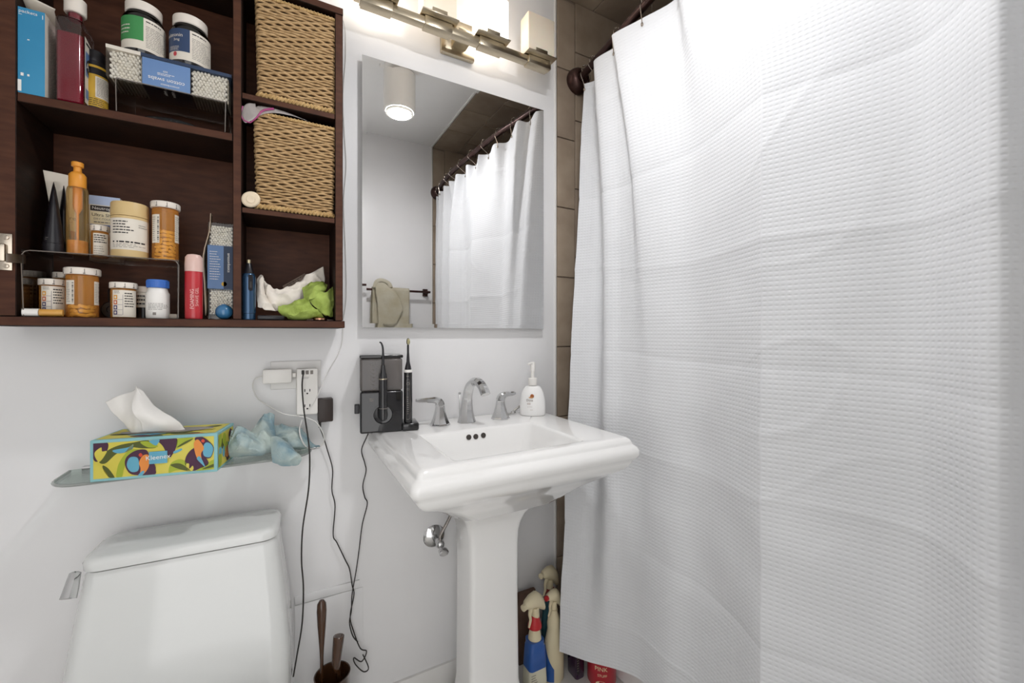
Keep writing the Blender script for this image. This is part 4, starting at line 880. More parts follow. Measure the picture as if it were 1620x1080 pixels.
# black adapter
a0, a1 = Y(503, 631, -.035), Y(527, 666, -.035)
t = thing('black_adapter', 'black square power adapter plugged into the right of the tap', 'adapter', ((a0.x+a1.x)/2, -.02, a1.z))
MB().box(max(a0.x, tx1+.0005), a1.x, -.040, -.010, a1.z, a0.z, .0035).build('housing', mat('dark_brown_plastic', '#2d2420', .45, noise_s=9, col2='#352b27'), t); MB().tube(G((506, 664, -.025), (506, 676, -.025)), .0035, sides=10, smooth=False).build('strain_relief', M_cable_k, t)
MB().tube(G((506, 676, -.025), (512, 692, -.018), (518, 712, -.014), (526, 742, -.012), (525, 775, -.012), (530, 800, -.012), (527, 845, -.012), (533, 858, -.012), (546, 885, -.012), (553, 900, -.012), (557, 925, -.012), (560, 940, -.014), (554, 975, -.016), (560, 1000, -.018), (570, 1025, -.018), (580, 1030, -.018), (572, 1046, -.018), (560, 1040, -.018), (562, 1050, -.020), (575, 1062, -.020), (583, 1056, -.02), (574, 1035, -.022)), .0017, 150, 6).build('cord', M_cable_k, t)
# black charging cable from the port down past the shelf
t = thing('charging_cable', 'thin black charging cable hanging from the tap down past the toilet', 'cable', (Y(480, 600, -.05).x, -.045, .5))
pu = cxx-.011; MB().box(pu-.003, pu+.003, -.058, -.0431, tz1-.0145, tz1-.0035, .001).build('connector', M_cable_k, t)
MB().tube([(pu, -.056, tz1-.014)]+G((478, 612, -.062), (481, 650, -.08), (487, 690, -.13), (490, 725, -.15), (488, 775, -.13), (479, 835, -.10), (477, 885, -.09), (480, 930, -.09), (478, 985, -.09), (470, 1035, -.09), (464, 1070, -.09)), .0019, 90, 8).build('cord', M_cable_k, t)
# thin white wire stapled along the cabinet side
tag(MB().tube(G((540, 26, -.004), (546, 45, -.004), (547, 90, -.004), (543, 150, -.004), (545, 210, -.004), (548, 262, -.004), (544, 320, -.004), (547, 400, -.004), (548, 470, -.004), (543, 508, -.004), (542, 535, -.004), (536, 558, -.004), (522, 582, -.005), (514, 598, -.02), (507, 615, -.046), (497, 636, -.047), (487, 648, -.047)), .0011, 120, 6).build('white_wire', M_cable_w), 'thin white wire running down the wall beside the cabinet to the tap', 'wire')
# painted-over access panel low on the wall
p0, p1 = Y(466, 963, 0), Y(574, 1000, 0)
t = thing('access_panel', 'white painted access panel low on the wall behind the plunger', 'panel', ((p0.x+p1.x)/2, 0, .10))
MB().box(p0.x, p1.x, -.003, -.0004, .16, .42, .001).build('cover', M_wall, t); MB().box(p0.x, p1.x-.01, -.0055, -.0004, .4225, .445, .001).build('ledge', M_wall, t)

# ================================================================ GLASS SHELF AND WHAT IS ON IT
GZ = .874; gx0, gx1, gyf = Y(80, 755, -.10).x, Y(492, 715, -.1).x, -.138
t = thing('glass_shelf', 'clear glass wall shelf with rounded front corners above the toilet', 'shelf', ((gx0+gx1)/2, -.06, GZ))
def gpl(i, z): return [(x_, y_, z) for x_, y_ in [(gx0+i, -.012), (gx0+i, gyf+.055)]+[(gx0+.055-(.055-i)*math.cos(R(a)), gyf+.055-(.055-i)*math.sin(R(a))) for a in range(15, 90, 15)]+[(gx0+.055, gyf+i), (gx1-.055, gyf+i)]+[(gx1-.055+(.055-i)*math.sin(R(a)), gyf+.055-(.055-i)*math.cos(R(a))) for a in range(15, 90, 15)]+[(gx1-i, gyf+.055), (gx1-i, -.012)]]
MB().loft([gpl(.0015, GZ-.006), gpl(.0015, GZ)]).build('pane', M_glass, t)
a_, b_ = gpl(0, 0)[1:-1], None
MB().tube([(x_, y_, GZ-.003) for x_, y_, _ in gpl(.0004, 0)[0:]], .0031, sides=6, smooth=False).build('polished_edge', M_glass_edge, t)
MB().box(gx0+.02, gx1-.02, -.014, -.0006, GZ-.012, GZ+.004, .002).build('wall_rail', M_chrome, t)
GT = GZ+.0008
# tissue box with printed leaves and birds
A = Vector((-.348, -.1486, GT)); Bq = Vector((-.127, -.192, GT)); ex = (Bq-A).normalized(); ey = Vector((-ex.y, ex.x, 0)); LN, DP, HT = (Bq-A).length, .112, .086
A = A+ey*.003
t = thing('tissue_box', 'turquoise tissue box printed with leaves and toucans on the glass shelf', 'tissue box', tuple(A+ex*LN/2+ey*DP/2))
mx = Matrix(((ex.x, ey.x, 0, A.x), (ex.y, ey.y, 0, A.y), (0, 0, 1, A.z), (0, 0, 0, 1)))
Mtq = mat('turquoise_card', '#86b9bd', .55, noise_s=8, col2='#8ec0c4')
MB().box(0, LN, 0, DP, 0, HT, .0012, mx=mx, seg=1).build('carton', Mtq, t)
PR = [mat('print_purple', '#43233a', .55, noise_s=9, col2='#4a2840'), mat('print_lemon', '#cdc04a', .55, noise_s=9, col2='#d6ca5a'), mat('print_lime', '#9aa82c', .55, noise_s=9, col2='#a4b236'), mat('print_olive', '#4d5420', .55, noise_s=9, col2='#565d28'), mat('print_orange', '#dd8436', .55, noise_s=9, col2='#e28f44'), mat('print_sky', '#5b9fb8', .55, noise_s=9, col2='#66a9c0'), M_white, mat('print_red', '#c8402a', .55, noise_s=9, col2='#d04a34')]
# front artwork traced in box units: 230x170 px crop, front face spans x 135..341
def cl(p, x0, x1, h0, h1):
    return [(min(max(a, x0), x1), min(max(h, h0), h1)) for a, h in p]
def crop_pt(cx_, cy_):
    """zoomed-crop coordinates (1461x1080 over 230x170 px) to (s, h) on the front face"""
    f = (cx_-50)/(1340-50); topy = 625+(545-625)*f; boty = 1040+(930-1040)*f
    return f*LN, (boty-cy_)/(boty-topy)*HT
front = lambda e: (lambda s, h: mx @ Vector((s, -.0004-e, h)))
def blob(mb, pts, mi, lay, n=40, closed=True):
    P2 = [crop_pt(*p) for p in pts]; P2 = cl(P2, .006, LN-.006, .006, HT-.006)
    ring = []; m = len(P2)
    for k in range(m):
        p_ = [Vector((*P2[(k+j) % m], 0)) for j in (-1, 0, 1, 2)]
        for i in range(5):
            g = i/5; ring.append(.5*((2*p_[1])+(p_[2]-p_[0])*g+(2*p_[0]-5*p_[1]+4*p_[2]-p_[3])*g*g+(3*p_[1]-p_[0]-3*p_[2]+p_[3])*g**3))
    ring = cl([(q.x, q.y) for q in ring], .006, LN-.006, .006, HT-.006)
    fn = front(.0002*lay); mb.add([fn(*q) for q in ring], [tuple(range(len(ring)))], mi)
b = MB(); fn = front(0); b.poly([fn(.006, .006), fn(LN-.006, .006), fn(LN-.006, HT-.006), fn(.006, HT-.006)], 1)
blob(b, [(75, 650), (220, 640), (210, 740), (130, 830), (80, 800)], 0, 1); blob(b, [(140, 830), (210, 730), (330, 670), (480, 640), (620, 620), (700, 690), (560, 700), (420, 690), (300, 760), (200, 850)], 3, 1)
blob(b, [(270, 720), (420, 690), (470, 660), (450, 720), (330, 750)], 5, 2); blob(b, [(100, 740), (160, 690), (170, 730), (215, 730), (150, 830), (110, 800)], 1, 2); blob(b, [(180, 860), (260, 870), (330, 800), (470, 660), (430, 770), (330, 880), (280, 980), (220, 960)], 1, 2)
blob(b, [(175, 870), (230, 900), (290, 990), (240, 990), (190, 930)], 3, 3); blob(b, [(310, 930), (340, 830), (430, 720), (540, 720), (430, 800), (380, 900), (360, 1000), (310, 990)], 2, 3); blob(b, [(90, 850), (180, 900), (230, 1000), (120, 1000)], 1, 3)
blob(b, [(390, 860), (410, 780), (500, 720), (600, 715), (640, 790), (690, 870), (690, 960), (560, 970), (440, 950)], 0, 4); blob(b, [(410, 850), (440, 790), (510, 790), (530, 850), (520, 920), (460, 935), (420, 900)], 5, 5); blob(b, [(530, 840), (570, 770), (630, 770), (630, 870), (590, 940), (540, 970), (545, 900)], 4, 6); blob(b, [(520, 970), (560, 925), (585, 930), (560, 970)], 5, 7)
blob(b, [(525, 765), (545, 745), (565, 765), (545, 785)], 7, 6); blob(b, [(540, 640), (620, 630), (720, 680), (620, 690)], 2, 3); blob(b, [(630, 625), (730, 610), (720, 650), (690, 670)], 5, 4)
blob(b, [(720, 610), (910, 600), (900, 700), (860, 770), (830, 790), (770, 680)], 0, 3); blob(b, [(905, 690), (930, 600), (1080, 590), (1000, 650), (920, 700)], 2, 3); blob(b, [(910, 690), (1000, 630), (1090, 600), (990, 660)], 3, 4); blob(b, [(880, 730), (960, 700), (960, 720), (890, 750)], 5, 4)
blob(b, [(700, 930), (720, 870), (830, 830), (950, 760), (900, 840), (820, 930)], 1, 4); blob(b, [(830, 940), (850, 850), (930, 810), (1000, 830), (1030, 900), (900, 920)], 2, 5); blob(b, [(850, 860), (950, 850), (1060, 920), (980, 915), (880, 885)], 3, 6)
blob(b, [(1000, 860), (1020, 760), (1110, 690), (1190, 760), (1250, 850), (1150, 900), (1080, 920)], 0, 5); blob(b, [(1010, 860), (1040, 850), (1045, 900), (1080, 870), (1085, 910), (1030, 925)], 1, 6)
blob(b, [(1100, 600), (1180, 580), (1270, 640), (1305, 700), (1270, 790), (1190, 780), (1150, 690)], 0, 6); blob(b, [(1190, 690), (1220, 640), (1270, 650), (1300, 700), (1270, 780), (1200, 770)], 5, 7); blob(b, [(1095, 640), (1140, 610), (1200, 690), (1170, 750), (1180, 850), (1130, 800), (1100, 720)], 4, 8); blob(b, [(1125, 800), (1160, 780), (1215, 880), (1180, 855)], 5, 9); blob(b, [(1170, 622), (1190, 605), (1210, 622), (1190, 640)], 7, 8)
blob(b, [(1120, 920), (1200, 870), (1310, 810), (1310, 890), (1200, 915)], 2, 5); blob(b, [(1180, 905), (1310, 850), (1310, 880)], 3, 6)
fn = front(.0024); s0, h0 = crop_pt(632, 855); s1, h1 = crop_pt(818, 720); b.poly([fn(s0, h0), fn(s1, h0), fn(s1, h1), fn(s0, h1)], 5)
put(b, text2d('Kleenex', .0135), front(.0028), 6, R(3), *crop_pt(725, 785))
b.build('printed_front', PR, t, ang=None)
# printed top and end
b = MB(); fn = lambda s, d: mx @ Vector((s, d, HT+.0004)); rnd = random.Random(5); b.poly([fn(.006, .006), fn(LN-.006, .006), fn(LN-.006, DP-.006), fn(.006, DP-.006)], 1)
for k in range(26):
    cx_, cy_ = rnd.uniform(.03, LN-.03), rnd.choice((rnd.uniform(.008, .03), rnd.uniform(.02, DP-.02))); a = rnd.uniform(-.5, .5); w_, h_ = rnd.uniform(.015, .034), rnd.uniform(.004, .009)
    b.add([mx @ Vector((min(max(cx_+w_*math.cos(q)*math.cos(a)-h_*math.sin(q)*math.sin(a), .006), LN-.006), min(max(cy_+w_*math.cos(q)*math.sin(a)+h_*math.sin(q), .006), DP-.006), HT+.0006+k*.00004)) for q in [2*math.pi*i/16 for i in range(16)]], [tuple(range(16))], rnd.choice((2, 3, 5, 1, 0, 4)))
b.build('printed_top', PR, t, ang=None)
b = MB()
for i in range(24): pass
b.add([mx @ Vector((LN/2+.088*math.cos(q), DP/2+.026*math.sin(q), HT+.0020)) for q in [2*math.pi*i/30 for i in range(30)]], [tuple(range(30))], 0); b.build('opening_film', mat('smoky_film', '#6f6458', .3, noise_s=30, col2='#7f7468', coat=.3), t, ang=None)
b = MB(); fn = lambda d, h: mx @ Vector((LN+.0004, d, h)); b.poly([fn(.006, .006), fn(DP-.006, .006), fn(DP-.006, HT-.006), fn(.006, HT-.006)], 1)
for k in range(14):
    cx_, cy_ = rnd.uniform(.015, DP-.015), rnd.uniform(.015, HT-.015); w_, h_ = rnd.uniform(.006, .016), rnd.uniform(.008, .02)
    b.add([mx @ Vector((LN+.0006+k*.00004, min(max(cx_+w_*math.cos(q), .006), DP-.006), min(max(cy_+h_*math.sin(q), .006), HT-.006))) for q in [2*math.pi*i/14 for i in range(14)]], [tuple(range(14))], rnd.choice((0, 2, 3, 4, 5, 0)))
b.build('printed_end', PR, t, ang=None)
# the tissue pulled up
yy = -.115; b = MB()
b.sheet([G((166, 636, -.08), (182, 628, -.085), (200, 622, -.09), (212, 617, -.1), (215, 610, -.105)), G((178, 652, -.09), (190, 650, -.095), (203, 645, -.10), (214, 640, -.115), (222, 622, -.115)), G((195, 668, -.10), (200, 668, -.105), (208, 668, -.11), (216, 664, -.12), (232, 650, -.12)), G((206, 684, -.105), (208, 684, -.11), (214, 684, -.115), (222, 684, -.12), (246, 682, -.12))], 22, 22, .0022, 55)
b.sheet([G((214, 618, -.105), (217, 613, -.105), (226, 618, -.105)), G((209, 650, -.135), (225, 645, -.135), (248, 645, -.12)), G((222, 668, -.135), (248, 668, -.14), (280, 664, -.125)), G((225, 683, -.13), (255, 682, -.13), (295, 681, -.12))], 16, 18, .0016, 50)
ts = b.build('tissue_sheet', mat('fresh_tissue', '#e6e3de', .85, noise_s=15, col2='#ebe8e3', bump=.15, bump_s=120), solid=.0007); ts.parent = t; ts.matrix_parent_inverse = Matrix.Translation(-t.location)
# pale blue cloth
M_bcl = mat('blue_microfibre', '#7f9ba6', .95, noise_s=22, col2='#b3bfb9', bump=.6, bump_s=380, cmin=.3, cmax=.65)
b = MB()
b.sheet([G((366, 684, -.10), (372, 678, -.12), (382, 676, -.13), (405, 688, -.12), (430, 690, -.10)), G((362, 704, -.135), (373, 694, -.155), (392, 696, -.158), (415, 704, -.15), (432, 698, -.13)), G((362, 718, -.13), (370, 712, -.15), (390, 712, -.155), (412, 716, -.15), (430, 708, -.14)), G((364, 722, -.11), (376, 722, -.12), (395, 720, -.13), (410, 720, -.13), (428, 714, -.13))], 44, 34, .002, 60, rd=.009)
b.sheet([G((411, 662, -.06), (418, 656, -.06), (427, 655, -.06), (433, 657, -.06)), G((404, 675, -.09), (415, 672, -.105), (425, 676, -.10), (434, 680, -.08)), G((392, 688, -.11), (410, 686, -.13), (426, 692, -.125), (438, 696, -.10)), G((390, 700, -.12), (412, 700, -.14), (428, 702, -.135), (446, 706, -.11))], 34, 34, .002, 60, rd=.008)
b.sheet([G((428, 690, -.12), (440, 690, -.13), (452, 698, -.125), (462, 708, -.115)), G((429, 708, -.145), (442, 706, -.155), (460, 712, -.15), (474, 720, -.14)), G((430, 722, -.15), (445, 724, -.158), (462, 726, -.155), (477, 727, -.147)), G((431, 730, -.146), (446, 736, -.15), (462, 737, -.15), (472, 734, -.146))], 34, 34, .0015, 60, rd=.005)
b.sheet([G((433, 672, -.05), (450, 672, -.055), (462, 676, -.05), (471, 675, -.045), (482, 684, -.04)), G((436, 690, -.08), (450, 688, -.09), (465, 686, -.09), (480, 692, -.08), (496, 702, -.05)), G((440, 704, -.10), (455, 706, -.11), (470, 706, -.105), (488, 706, -.095), (506, 706, -.06)), G((442, 710, -.08), (455, 710, -.085), (470, 710, -.08), (488, 708, -.07), (500, 707, -.05))], 44, 30, .002, 55, rd=.009)
tag(b.build('cleaning_cloth', M_bcl, solid=.0022), 'pale blue microfibre cloth bunched over the end of the glass shelf', 'cloth')

# ================================================================ TOILET
t = thing('toilet', 'white one-piece toilet with a low tank below the glass shelf', 'toilet', (-.18, -.10, 0), R(-3.5))
def tring(xh, yf, yb, z, r): return [Vector((a, q, z)) for a, q in rr(-xh, xh, yf, yb, r, 6)]
ox = lambda ring: [t.matrix_basis @ q for q in ring]
TM = Matrix.Translation((-.18, -.10, 0)) @ Matrix.Rotation(R(-3.5), 4, 'Z')
ox = lambda ring: [TM @ q for q in ring]
MB().loft([ox(tring(*a)) for a in ((.155, -.10, .06, .20, .05), (.205, -.125, .07, .34, .045), (.202, -.115, .07, .45, .04), (.196, -.10, .07, .52, .036), (.186, -.088, .068, .60, .034), (.178, -.080, .064, .66, .032), (.174, -.077, .062, .685, .030), (.170, -.073, .059, .6935, .028))]).build('tank', M_china2, t, ang=50)
MB().loft([ox(tring(*a)) for a in ((.170, -.074, .060, .6965, .03), (.176, -.080, .066, .6985, .034), (.177, -.081, .067, .711, .034), (.173, -.077, .064, .719, .032), (.164, -.068, .056, .7235, .028), (.12, -.03, .02, .725, .02))]).build('tank_lid', M_china2, t, ang=50)
def oval(w_, y0, y1, z, n=28): return [TM @ Vector((w_*math.cos(2*math.pi*i/n), (y0+y1)/2+(y1-y0)/2*math.sin(2*math.pi*i/n), z)) for i in range(n)]
MB().loft([oval(.11, -.42, .03, .002), oval(.115, -.44, .04, .05), oval(.12, -.46, .03, .2), oval(.17, -.53, -.02, .33), oval(.18, -.55, -.08, .385)]).build('bowl', M_china2, t, ang=50)
MB().loft([oval(.182, -.555, -.128, .388), oval(.187, -.56, -.128, .395), oval(.186, -.558, -.129, .412), oval(.17, -.545, -.135, .418)]).build('seat_lid', M_china2, t, ang=50)
q = Y(122, 910, -.155); b = MB()
lv = t
b.sheet([[Y(126, 905, -.168), Y(124, 918, -.172), Y(122, 932, -.176), Y(119, 946, -.18)], [Y(119, 904, -.176), Y(116, 918, -.186), Y(112, 933, -.192), Y(108, 947, -.195)], [Y(112, 907, -.172), Y(107, 920, -.18), Y(101, 936, -.186), Y(96, 948, -.188)]], 10, 6)
fl = b.build('flush_lever', M_chrome, t, solid=.006); 
# ================================================================ SINK
S0, S1, SF, SB, SZ = .257, .823, -.470, -.004, .90
sk = thing('pedestal_sink', 'white glazed pedestal sink with a wide moulded rim', 'sink', (.54, -.2, 0))
def sring(o, z, r=.012, yb=SB): return [(a, q, z) for a, q in rr(S0-o, S1+o, SF-o, yb, r, 5)]
def bring(i, z, r): return [(a, q, z) for a, q in rr(.336+i, .699-i, -.446+i, -.176-i, r, 5)]
MB().loft([[(a, q, .690) for a, q in rr(.435, .645, -.285, -.09, .03, 5)], [(a, q, .708) for a, q in rr(.39, .69, -.35, -.05, .05, 5)], sring(-.06, .765, .05), sring(-.02, .797, .02), sring(.003, .812, .014), sring(.012, .824, .014), sring(.016, .832, .014), sring(.018, .838, .014), sring(.027, .846, .016), sring(.032, .856, .017), sring(.031, .867, .017), sring(.026, .876, .016), sring(.019, .881, .014), sring(.0165, .884, .012), sring(.016, .8875, .012), sring(.011, .8955, .012), sring(.004, .8995, .01), sring(0, .9, .008),
           [(a, q, .9) for a, q in rr(.330, .705, -.452, -.170, .010, 5)], bring(0, .8985, .012), bring(.004, .893, .014), bring(.016, .84, .024), bring(.04, .785, .04), bring(.08, .765, .05)]).build('basin', M_china, sk, ang=40)
prof = [(.105, -.285, -.095, 0, .02), (.105, -.285, -.095, .06, .02), (.098, -.272, -.108, .085, .02), (.086, -.258, -.118, .11, .018), (.080, -.248, -.124, .16, .016), (.078, -.245, -.125, .40, .016), (.078, -.246, -.125, .56, .016), (.080, -.249, -.123, .60, .018), (.086, -.256, -.118, .63, .02), (.097, -.270, -.108, .658, .024), (.112, -.288, -.09, .682, .028), (.116, -.293, -.085, .6892, .03)]
MB().loft([[(a, q, z+.0005) for a, q in rr(.54-w_, .54+w_, y0_, y1_, r_, 5)] for w_, y0_, y1_, z, r_ in prof]).build('pedestal', M_china, sk, ang=45)
for u, v in ((741, 691), (752, 690), (764, 688)):
    yv = -.181; p_ = Y(u, v, yv); MB().lathe([(.0078, -.001), (.0078, .0012), (.0070, .0014), (.0001, .0010)], 18, mx=Matrix.Translation((p_.x, yv-.0032, p_.z)) @ Matrix.Rotation(R(78), 4, 'X')).build('overflow_hole', mat('hole_shade', '#3b3532', .5, noise_s=9, col2='#443e3a'), sk)  # closed dark discs, the shade inside the holes put into their colour
MB().lathe([(.02, 0), (.022, .002), (.018, .004), (.006, .003)], 24, (.517, -.31, .7655)).build('drain', M_chrome, sk)
# faucet: spout and two lever handles, one set
DZ = SZ+.0006
ft = thing('faucet', 'widespread chrome faucet with an arched spout and two lever handles', 'faucet', (.519, -.077, SZ))
def octa(cx_, cy_, r_, z, sq=.72): return [(cx_+r_*(math.cos(R(a))*1.0), cy_+r_*math.sin(R(a)), z) for a in range(22, 382, 45)]
def bell(cx_, cy_, prof_): return MB().loft([octa(cx_, cy_, r_, DZ+z) for r_, z in prof_])
for uc, vv, s in ((691, 672, -1), (782.5, 661, 1)):
    p_ = Z(uc, vv-3, SZ); hx_, hy_ = p_.x, -.080
    hd = bell(hx_, hy_, [(.0315, 0), (.0315, .003), (.029, .005), (.0225, .020), (.0165, .042), (.014, .056), (.0145, .060)]).build('handle', M_chrome, ft, ang=25)
    hz = DZ+.060
    pts = [Vector((hx_, hy_, hz)), Vector((hx_+s*.003, hy_, hz+.010)), Vector((hx_+s*.014, hy_-.001, hz+.017)), Vector((hx_+s*.034, hy_-.003, hz+.0195)), Vector((hx_+s*(.076 if s < 0 else .052), hy_-.005, hz+.021))]
    b = MB(); rg = []
    for k in range(17):
        f = k/16; q = cr(pts, f); d = (cr(pts, min(f+.03, 1))-cr(pts, max(f-.03, 0))).normalized(); sd = Vector((0, 1, 0)); up = sd.cross(d).normalized(); wv, hv = .0115-.003*f, .0095*(1-f)**.7+.0042
        rg.append([q+sd*wv*cx_+up*hv*cz for cx_, cz in ((1, .6), (.6, 1), (-.6, 1), (-1, .6), (-1, -.6), (-.6, -1), (.6, -1), (1, -.6))])
    b.loft(rg).build('lever', M_chrome, hd, ang=30)
hx_, hy_ = .519, -.077
pts = [Vector((hx_, hy_, DZ)), Vector((hx_, hy_, DZ+.035)), Vector((hx_+.001, hy_-.004, DZ+.080)), Vector((hx_+.004, hy_-.020, DZ+.118)), Vector((hx_+.010, hy_-.052, DZ+.134)), Vector((hx_+.016, hy_-.085, DZ+.122)), Vector((hx_+.019, hy_-.103, DZ+.098))]
rad = [.031, .0215, .0165, .0155, .0155, .016, .0155]; b = MB(); rg = []
for k in range(41):
    f = k/40; q = cr(pts, f); d = (cr(pts, min(f+.02, 1))-cr(pts, max(f-.02, 0))).normalized(); sd = Vector((1, .15, 0)); sd = (sd-d*sd.dot(d)).normalized(); up = d.cross(sd); fr = f*6; i = min(int(fr), 5); r_ = rad[i]+(rad[i+1]-rad[i])*(fr-i)
    rg.append([q+sd*r_*math.cos(R(a))+up*r_*.85*math.sin(R(a)) for a in range(22, 382, 45)])
b.loft(rg).build('spout', M_chrome, ft, ang=28)
MB().tube([(hx_-.012, hy_+.03, DZ), (hx_-.012, hy_+.03, DZ+.085)], .0022, sides=8, smooth=False).build('lift_rod', M_chrome, ft); MB().ball((hx_-.012, hy_+.03, DZ+.088), .0045, seg=12, rg=8).build('lift_knob', M_chrome, ft)
# chrome razor lying behind the soap
p_ = Z(800, 657, SZ); t = thing('razor', 'chrome razor lying behind the soap bottle on the sink deck', 'razor', (p_.x, p_.y, SZ))
y = -.035; b = MB().tube(G((800, 653, y), (808, 655, y), (814, 649, y), (822, 643, y), (834, 641, y)), .0042, 30, 10); b.build('handle', M_chrome, t)
P_ = Y(797, 655, y); MB().box(P_.x-.006, P_.x+.012, y-.012, y+.012, DZ, DZ+.007, .002).build('head', M_chrome, t); MB().box(Y(809, 655, y).x, Y(815, 655, y).x, y-.005, y+.005, DZ, Y(812, 650, y).z, .001).build('stand', M_chrome, t)
# soap pump bottle
y = -.085; x, r = cyl(823, 864, y); x -= .002
t = thing('soap_dispenser', 'white foaming hand soap bottle with a pump top on the sink corner', 'soap bottle', (x, y, DZ)); fa = face_ang(x, y)+R(90); FM = Matrix.Translation((x, y, DZ)) @ Matrix.Rotation(fa, 4, 'Z')
zs = lambda v: zat(v, x, y)-DZ
secs = [(.94, .002), (.98, .006), (1, .022), (1.0, .035), (.95, .055), (.84, .075), (.66, .090), (.5, .0965)]; k_ = zs(610)/.0965
hs = r*1.0
MB().loft([[FM @ Vector((hs*w_*math.cos(a), hs*.62*w_*math.sin(a), z*k_)) for a in [2*math.pi*i/32 for i in range(32)]] for w_, z in [(.88, 0)]+secs]).build('bottle', mat('soap_white', '#f0efed', .3, noise_s=5, col2='#edecea', coat=.2), t, ang=50)
h0, h1, h2, h3, h4 = zs(609), zs(598), zs(585), zs(577), zs(572)
MB().lathe([(.0145, h0), (.0152, h0+.001), (.0152, h1), (.013, h1+.001), (.0065, h1+.002), (.0065, h2)], 28, (x, y, DZ)).build('collar', M_white, t); MB().lathe([(.0085, h2-.004), (.0085, h3), (.0075, h4-.001), (.003, h4)], 24, (x, y, DZ)).build('pump', M_white, t)
p0 = Vector((x, y, DZ+(h3+h4)/2)); MB().tube([p0+Vector((.006, 0, 0)), p0+Vector((-.012, -.006, .0005)), p0+Vector((-.026, -.013, -.0015))], lambda q: .0052-.002*q, 12, 10).build('nozzle', M_white, t)
b = MB(); fn = lambda s, h: FM @ Vector((s, -hs*.62*math.sqrt(max(.05, 1-(s/hs)**2))*(1.0 if h < .06 else 1-(h-.06)*4.5)-.0012, h*k_))
put(b, ell(.013, .013, 18), fn, 0, dx=-.002, dh=.066); put(b, ell(.016, .004, 14), fn, 1, dx=-.006, dh=.0615); put(b, text2d('Dove', .0105), fn, 2, dx=-.010, dh=.052); put(b, words(-.019, -.001, .038, .044, 2, .5, 3, 1), fn, 3); put(b, words(-.018, .006, .029, .033, 1, .3, 3, 1), fn, 4); put(b, words(-.008, .004, .020, .023, 1, .6, 4, 1), fn, 4)
b.build('printed_label', [mat('flower_rust', '#8c4a1e', .5, noise_s=90, col2='#a85f2a'), mat('leaf_gold', '#c98f4a', .5, noise_s=20, col2='#d49c5a'), mat('script_brown', '#5c4632', .5, noise_s=20, col2='#665038'), mat('text_tan', '#a58f80', .5, noise_s=20, col2='#b09a8b'), mat('text_pale', '#c5bdb5', .5, noise_s=20, col2='#cdc5bd')], t, ang=None)
# ---- water flosser unit with its two handles
fo = thing('water_flosser', 'black countertop water flosser with a smoky tank on the sink corner', 'water flosser', (.262, -.060, DZ), R(-8))
FM = Matrix.Translation(fo.location) @ Matrix.Rotation(R(-8), 4, 'Z')
wl, wr_, yb_, yf_ = -.066, .063, .046, -.044     # body in local units
zt = .221; zm = .118
M_gblk = mat('gloss_black', '#141316', .12, noise_s=5, col2='#19181b', coat=.5)
def fbox(x0, x1, y0, y1, z0, z1, bev): return MB().box(x0, x1, y0, y1, z0, z1, bev, mx=FM, seg=3)
fbox(wl, wr_-.012, yf_, yb_, .0, zm, .006).build('motor_base', M_gblk, fo)
fbox(wr_-.014, wr_+.034, yf_-.004, yb_-.02, .0, .022, .005).build('charging_foot', M_gblk, fo)
tk = fbox(wl+.001, wr_-.013, yf_+.002, yb_, zm+.0005, zt-.010, .006).build('water_tank', clear('smoky_tank', '#c0bbb8', .05, .06, '#8a8583', .35), fo)
b = MB(); fn = lambda s, h: FM @ Vector((s, yf_+.0016, h))
for k in range(7): put(b, rect(.006, .0012), fn, 0, dx=wl+.036, dh=zm+.008+k*.0105); put(b, rect(.003, .0012), fn, 0, dx=wl+.030, dh=zm+.013+k*.0105)
put(b, words(wl+.026, wl+.042, zm-.028, zm-.018, 2, .5, 3, 1), lambda s, h: FM @ Vector((s, yf_-.0004, h)), 0)
b.build('level_marks', M_grey, tk, kind='stuff', ang=None)
fbox(wl-.001, wr_-.011, yf_, yb_, zt-.009, zt, .003).build('tank_lid', M_gblk, fo)
fbox(wl-.014, wl-.0004, -.01, .012, .052, .078, .002).build('pressure_knob', M_black, fo)
cxl = -.004
MB().lathe([(.026, 0), (.030, .001), (.030, .004), (.026, .0045), (.0245, .001), (.012, -.0002)], 36, mx=FM @ Matrix.Translation((cxl, yf_, .052)) @ Matrix.Rotation(R(90), 4, 'X')).build('holder_ring', M_gblk, fo)
# flosser handle resting in the ring
fh = thing('flosser_handle', 'slim black flosser wand with a bent tip hanging on the tank', 'flosser handle', tuple(FM @ Vector((cxl-.001, yf_-.016, .033))), R(-8))
prof = [(.006, 0), (.0105, .003), (.0115, .010), (.0115, .115), (.0105, .128), (.0075, .134), (.0052, .150), (.0045, .156)]
W0 = FM @ Vector((cxl-.001, yf_-.0165, .038)); MB().lathe(prof, 22, tuple(W0)).build('grip', M_gblk, fh)
MB().lathe([(.0117, .1155), (.0118, .117), (.0112, .1185)], 22, tuple(W0), cap=False).build('grip_band', M_nickel, fh); MB().lathe([(.0118, .034), (.0118, .0355)], 22, tuple(W0), cap=False).build('lower_band', M_grey, fh)
MB().tube([W0+Vector((0, 0, .156)), W0+Vector((0, 0, .185)), W0+Vector((-.001, 0, .205)), W0+Vector((-.005, -.001, .217)), W0+Vector((-.010, -.002, .220))], lambda q: .0034-.0014*q, 24, 10).build('jet_tip', M_black, fh)
